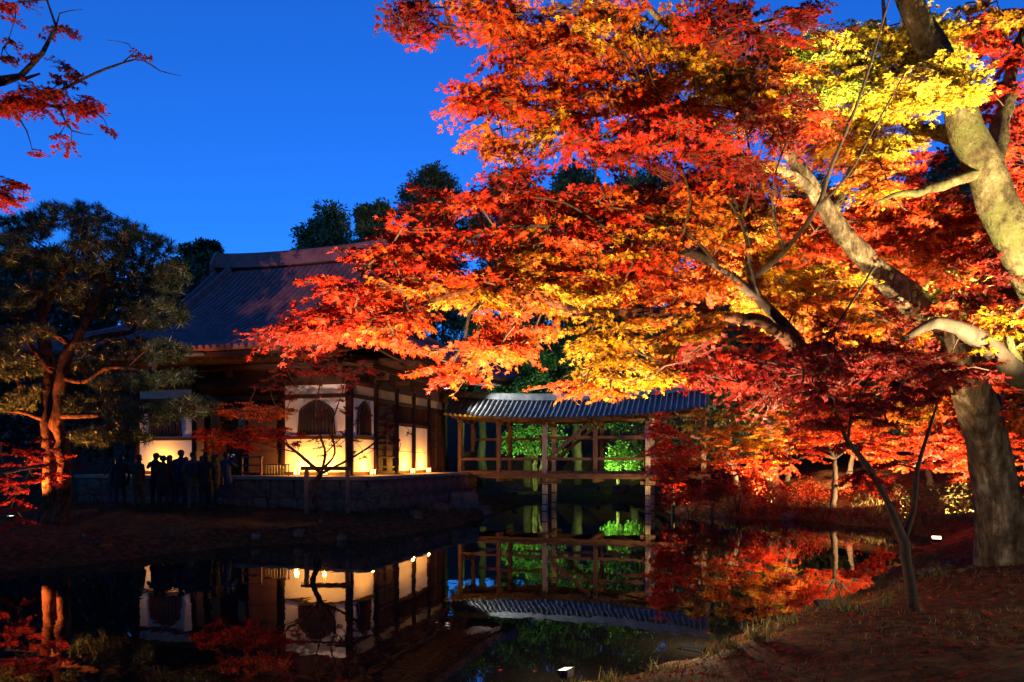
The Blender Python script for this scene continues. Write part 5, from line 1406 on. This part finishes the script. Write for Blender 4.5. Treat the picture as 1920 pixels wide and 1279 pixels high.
def body_mesh(pose):
    """one continuous surface, faces +y; materials: 0 coat, 1 trousers, 2 skin, 3 shoes"""
    segs = []
    st, lean = pose.get('stance', .1), pose.get('lean', 0.0)
    hx, hz, sz = .09, .90, 1.40
    for s_ in (-1, 1):
        fy = st * s_ * pose.get('stride', .3)
        hip, knee, ank = (s_ * hx, 0, hz), (s_ * (hx + .02), fy * .5 + .035, .49), (s_ * (hx + .03), fy, .085)
        segs.append(([hip, knee, ank], [.088, .062, .046], 1))
        segs.append(([(ank[0], fy - .05, .05), (ank[0] + s_ * .01, fy + .05, .045), (ank[0] + s_ * .015, fy + .15, .035)], [.045, .046, .035], 3))
    segs.append(([(0, 0, .80), (0, .0, .95), (0, lean * .3 - .01, 1.12), (0, lean * .7, 1.30), (0, lean, 1.42)], [.165, .168, .15, .165, .10], 0))
    segs.append(([(-.05, 0, .83), (.05, 0, .83)], [.15, .15], 0))
    segs.append(([(-.17, lean, sz - .02), (0, lean, sz + .01), (.17, lean, sz - .02)], [.072, .085, .072], 0))
    hy = lean + .015 + pose.get('headfwd', 0)
    segs.append(([(0, lean, 1.42), (0, hy - .01, 1.52)], [.06, .055], 2))
    hd = pose.get('headtilt', 0.0)
    segs.append(([(0, hy, 1.56), (0, hy - .005, 1.62), (0, hy - .012, 1.655)], [.066, .085, .08], 2))
    segs.append(([(0, hy + .035, 1.555), (0, hy + .05, 1.53)], [.045, .03], 2))
    segs.append(([(0, hy + .085, 1.60), (0, hy + .10, 1.575)], [.012, .017], 2))
    for s_ in (-1, 1): segs.append(([(s_ * .082, hy - .01, 1.60), (s_ * .086, hy - .015, 1.57)], [.016, .012], 2))
    for s_, (el, wr) in zip((-1, 1), pose['arms']):
        sh = (s_ * .19, lean, sz - .03)
        el, wr = Vector(el), Vector(wr)
        segs.append(([sh, el, wr], [.062, .048, .036], 0))
        d = (wr - el).normalized()
        palm = wr + d * .05
        segs.append(([wr, palm, wr + d * .085], [.028, .036, .032], 2))
        side = d.cross(Vector((0, 1, .3))).normalized(); fw = side.cross(d).normalized()
        for k, fl in enumerate((.058, .07, .066, .05)):
            b_ = wr + d * .09 + side * (-.03 + .02 * k)
            segs.append(([b_, b_ + d * fl * .55, b_ + d * fl * .9 + fw * fl * .35], [.0095, .009, .008], 2))
        b_ = wr + d * .04 - side * .034
        segs.append(([b_, b_ + d * .03 - side * .018, b_ + d * .055 - side * .012 + fw * .02], [.0115, .0105, .009], 2))
    mb = MB()
    for p, r, m in segs:
        P, Q, n = capsule(p, r); mb.tube(P, Q, n)
    me = mb.mesh('body', M['skin'])
    o = bpy.data.objects.new('tmp', me); col.objects.link(o)
    md = o.modifiers.new('r', 'REMESH'); md.mode = 'VOXEL'; md.voxel_size = .0125
    sm = o.modifiers.new('s', 'SMOOTH'); sm.factor = .5; sm.iterations = 3
    dg = bpy.context.evaluated_depsgraph_get()
    out = bpy.data.meshes.new_from_object(o.evaluated_get(dg))
    bpy.data.objects.remove(o)
    n = len(out.polygons); cen = np.zeros(n * 3); out.polygons.foreach_get('center', cen); cen = cen.reshape(-1, 3)
    best = np.full(n, 9.0); mi = np.zeros(n, np.int32)
    for p, r, m in segs:
        for a, b, ra, rb in zip(p, p[1:], r, r[1:]):
            a, b = np.array(a), np.array(b); ab = b - a
            t = np.clip(((cen - a) @ ab) / (ab @ ab), 0, 1)
            dist = np.linalg.norm(cen - a - t[:, None] * ab, axis=1) - (ra + (rb - ra) * t)
            k = dist < best - .002; best[k] = dist[k]; mi[k] = m
    out.polygons.foreach_set('material_index', mi); out.polygons.foreach_set('use_smooth', np.ones(n, bool))
    out.name = 'body'
    return out, hy
DOWN = [((-.26, .0, 1.12), (-.25, .07, .88)), ((.26, .0, 1.12), (.25, .07, .88))]
PHONE = [((-.25, .08, 1.13), (-.09, .30, 1.24)), ((.25, .08, 1.13), (.09, .30, 1.24))]
RAISE = [((-.28, .16, 1.26), (-.09, .30, 1.55)), ((.28, .16, 1.26), (.09, .30, 1.55))]
POCK = [((-.30, -.03, 1.14), (-.20, .08, .94)), ((.30, -.03, 1.14), (.20, .08, .94))]
ONE = [((-.26, .0, 1.12), (-.25, .06, .88)), ((.28, .12, 1.16), (.12, .28, 1.32))]
BODIES = [body_mesh(dict(arms=DOWN)), body_mesh(dict(arms=PHONE, lean=.02, headfwd=.03)), body_mesh(dict(arms=RAISE)), body_mesh(dict(arms=POCK, stance=.2)), body_mesh(dict(arms=ONE, stance=.4, stride=.5))]
def hair_mesh(style, hy):
    b = MB(); cx, cz = hy - .014, 1.637
    n = 14
    def fn(u, v):
        th = u * 2 * math.pi; ph = v * math.pi * (.62 if style != 'long' else .66)
        back = -math.cos(th)
        ext = 1.0
        r = .098
        x = r * math.sin(ph) * math.sin(th); y = r * 1.06 * math.sin(ph) * math.cos(th); z = r * 1.05 * math.cos(ph)
        if y > .03 and z < .035: z = .035 + (z - .035) * .15; y = min(y, .088)
        if style == 'long' and y < .03 and v > .7: z -= (v - .7) * .62
        return (x, cx + y, cz + z)
    b.grid(fn, n, 10)
    if style == 'bun': 
        P, Q, k = capsule([(0, cx - .1, cz + .04), (0, cx - .12, cz + .05)], [.04, .035]); b.tube(P, Q, k)
    if style == 'cap':
        b.grid(lambda u, v: (.09 * math.cos(u * math.pi) * (1 - .1 * v), cx + .085 + .075 * v * math.sin(u * math.pi), cz + .035 - .012 * v), 10, 3)
    return b.mesh('hair', M['hair'], True)
def person(px, d, face, bi, style, coat, legs, h, label, z=None, bag=None):
    me, hy = BODIES[bi]
    if z is None: x = (px - 960) / F * d; p = (x, d, float(gz(x, d)))
    else: p = ((px - 960) / F * d, d, z)
    r = empty('person', p, R(face)); tag(r, label, 'person', 'visitors before the hall'); r.scale = (h / 1.74,) * 3
    m2 = me.copy()
    m2.materials.clear()
    for mt in (CLO[coat], CLO[legs], M['skin'], M['shoe']): m2.materials.append(mt)
    link('body', m2, r); link('hair', hair_mesh(style, hy), r)
    if bag == 'backpack':
        b = MB(); b.box(-.15, .15, -.30, -.155, .98, 1.38, ch=.03); b.box(-.11, .11, -.345, -.302, 1.0, 1.2, ch=.015); b.build('backpack', CLO['navy'], r)
    if bag == 'shoulder':
        b = MB(); b.box(.2, .30, -.14, .16, .72, .98, ch=.02); b.tube([(.25, .12, .97), (.22, .1, 1.2), (.1, .03, 1.47), (.2, -.1, 1.2), (.25, -.1, .97)], .012, 6); b.build('shoulder_bag', CLO['brown'], r)
    if bi == 1 or bi == 2:
        b = MB(); z_ = 1.30 if bi == 1 else 1.62; b.box(-.075, .075, .385, .395, z_ - .04, z_ + .045); ph = b.build('phone', M['black_metal'], r)
        if bi == 2 or px in (338,):
            sc_ = MB(); sc_.box(-.066, .066, .378, .384, z_ - .032, z_ + .037); sc_.build('screen', M['screen'], ph)
    return r
person(226, 22.0, 40, 0, 'short', 'black', 'navy', 1.60, 'person in black coat standing at the shaded left end of the crowd')
person(260, 21.8, -30, 3, 'short', 'brown', 'black', 1.70, 'stocky person in brown jacket with hands in pockets and legs apart', bag=None)
person(293, 22.3, 15, 2, 'bun', 'black', 'black', 1.72, 'person with hair bun raising a phone before the lit wall')
person(318, 23.7, -25, 0, 'long', 'wine', 'black', 1.62, 'long haired person in wine coat behind the one raising a phone')
person(338, 22.6, 5, 1, 'cap', 'navy', 'grey', 1.84, 'tall person in cap and navy jacket looking at a held phone')
person(362, 21.6, 30, 3, 'short', 'grey', 'black', 1.72, 'person in grey coat wearing a backpack among the crowd', bag='backpack')
person(379, 23.6, -20, 4, 'long', 'black', 'navy', 1.65, 'long haired person in black stepping with one arm raised')
person(402, 22.1, 75, 0, 'bun', 'green', 'black', 1.68, 'person in dark green coat carrying a shoulder bag', bag='shoulder')
person(424, 22.9, -8, 2, 'short', 'blue', 'grey', 1.72, 'person in blue jacket photographing at the right end of the crowd')
person(212, 23.1, 60, 1, 'long', 'grey', 'black', 1.60, 'short person in grey turned sideways at the far left')
person(306, 21.4, 25, 1, 'short', 'black', 'black', 1.70, 'person in black bending over a phone in front of the crowd')
person(348, 23.3, -40, 0, 'bun', 'brown', 'grey', 1.58, 'small person in brown with hair bun between taller visitors')
person(386, 21.5, 5, 3, 'cap', 'black', 'navy', 1.76, 'person in cap and black jacket standing nearest the lawn edge')
person(442, 25.2, 150, 0, 'short', 'brown', 'black', 1.70, 'person in brown coat on the veranda left of the entrance', FL)
person(468, 25.0, 175, 4, 'long', 'navy', 'black', 1.64, 'long haired person in navy walking out of the entrance', FL)
person(495, 25.6, 190, 3, 'short', 'black', 'grey', 1.72, 'person in black standing inside the open entrance', FL + .08)

# ------------------------------------------------------------------ grass and fallen leaves
def scatter(n, x0, x1, y0, y1, dmin=.05, dmax=99):
    x = rng.uniform(x0, x1, n); y = rng.uniform(y0, y1, n)
    sd = shore_dist(x, y); k = (sd > dmin) & (sd < dmax)
    x, y = x[k], y[k]; return np.stack([x, y, gz(x, y)], 1)
P1 = np.concatenate([scatter(9000, -1, 9, 4.5, 14, .1), scatter(9000, -14, 0, 12, 24, .1, 4), scatter(12000, 4, 14, 18, 30, .05, 3), scatter(2500, 0, 6, 5.5, 13, .0, .6)])
keep = (np.sin(P1[:, 0] * 2.1 + P1[:, 1]) + np.sin(P1[:, 1] * 1.7 - P1[:, 0] * .6) + rng.normal(0, .5, len(P1))) > -.2
P1 = P1[keep]
n = len(P1)
P1 = np.repeat(P1, 3, 0) + rng.normal(0, .03, (3 * n, 3)) * [1, 1, 0]
gd = rng.normal(0, .45, (3 * n, 3)) + [0, 0, 1]
far = (P1[:, 1] > 17) & (P1[:, 0] > 3)
gs = rng.uniform(.025, .075, 3 * n) * np.where(far, 3.4, 1)
gc = np.array([.10, .075, .022]) * np.exp(rng.normal(0, .35, (3 * n, 1)))
BLADE = (np.array([(-.06, 0, 0), (.06, 0, 0), (.02, 1, .1)], float), np.array([(0, 1, 2)]))
grass = link('grass', leaves_mesh('grass', P1, gd, rng.normal(0, 1, (3 * n, 3)), gs, gc, BLADE, M['grass']))
tag(grass, 'sparse short grass and moss tufts on the earth banks', 'grass', None, 'stuff')
P2 = np.concatenate([scatter(6500, -1, 10, 4.2, 14, .1), scatter(900, -13, 0, 13, 24, .1, 4), scatter(1500, 4, 15, 18, 30, .1, 6)])
n = len(P2)
lc = np.array([RED, DRED, ROR, ORA, (.16, .05, .02), (.12, .045, .02)])[rng.integers(0, 6, n)] * rng.uniform(.35, .9, (n, 1))
fl = link('fallen_leaves', leaves_mesh('fallen_leaves', P2 + [0, 0, .012], rng.normal(0, 1, (n, 3)) * [1, 1, .12], rng.normal(0, .25, (n, 3)) + [0, 0, 1], rng.uniform(.03, .06, n), lc, LEAF5, M['maple_leaf']))
tag(fl, 'fallen maple leaves strewn over the earth banks', 'leaves', None, 'stuff')

xx = rng.uniform(-9, 10, 900); yy = rng.uniform(6, 27, 900)
k = (shore_dist(xx, yy) < -.05) & (shore_dist(xx, yy) > -1.0 - 1.2 * rng.uniform(0, 1, 900) ** 3)
P3 = np.stack([xx[k], yy[k], np.full(k.sum(), .006)], 1); n = len(P3)
lc = np.array([RED, DRED, ROR, (.16, .05, .02)])[rng.integers(0, 4, n)] * rng.uniform(.3, .8, (n, 1))
fo = link('floating_leaves', leaves_mesh('floating_leaves', P3, rng.normal(0, 1, (n, 3)) * [1, 1, 0], rng.normal(0, .03, (n, 3)) + [0, 0, 1], rng.uniform(.03, .05, n), lc, LEAF5, M['maple_leaf']))
tag(fo, 'fallen maple leaves floating along the pond edge', 'leaves', None, 'stuff')

c_ = scatter(260, 0, 7, 5.6, 12.5, .02, 1.3); P4 = np.repeat(c_, 46, 0); n = len(P4)
v = rng.normal(0, .5, (n, 3)) + [0, 0, 1]
tus = link('grass_tussocks', leaves_mesh('grass_tussocks', P4 + rng.normal(0, .05, (n, 3)) * [1, 1, 0], v, rng.normal(0, 1, (n, 3)), rng.uniform(.05, .15, n), np.array([.09, .075, .02]) * np.exp(rng.normal(0, .35, (n, 1))), BLADE, M['grass']))
tag(tus, 'dark grass tussocks fringing the near bank', 'grass', None, 'stuff')
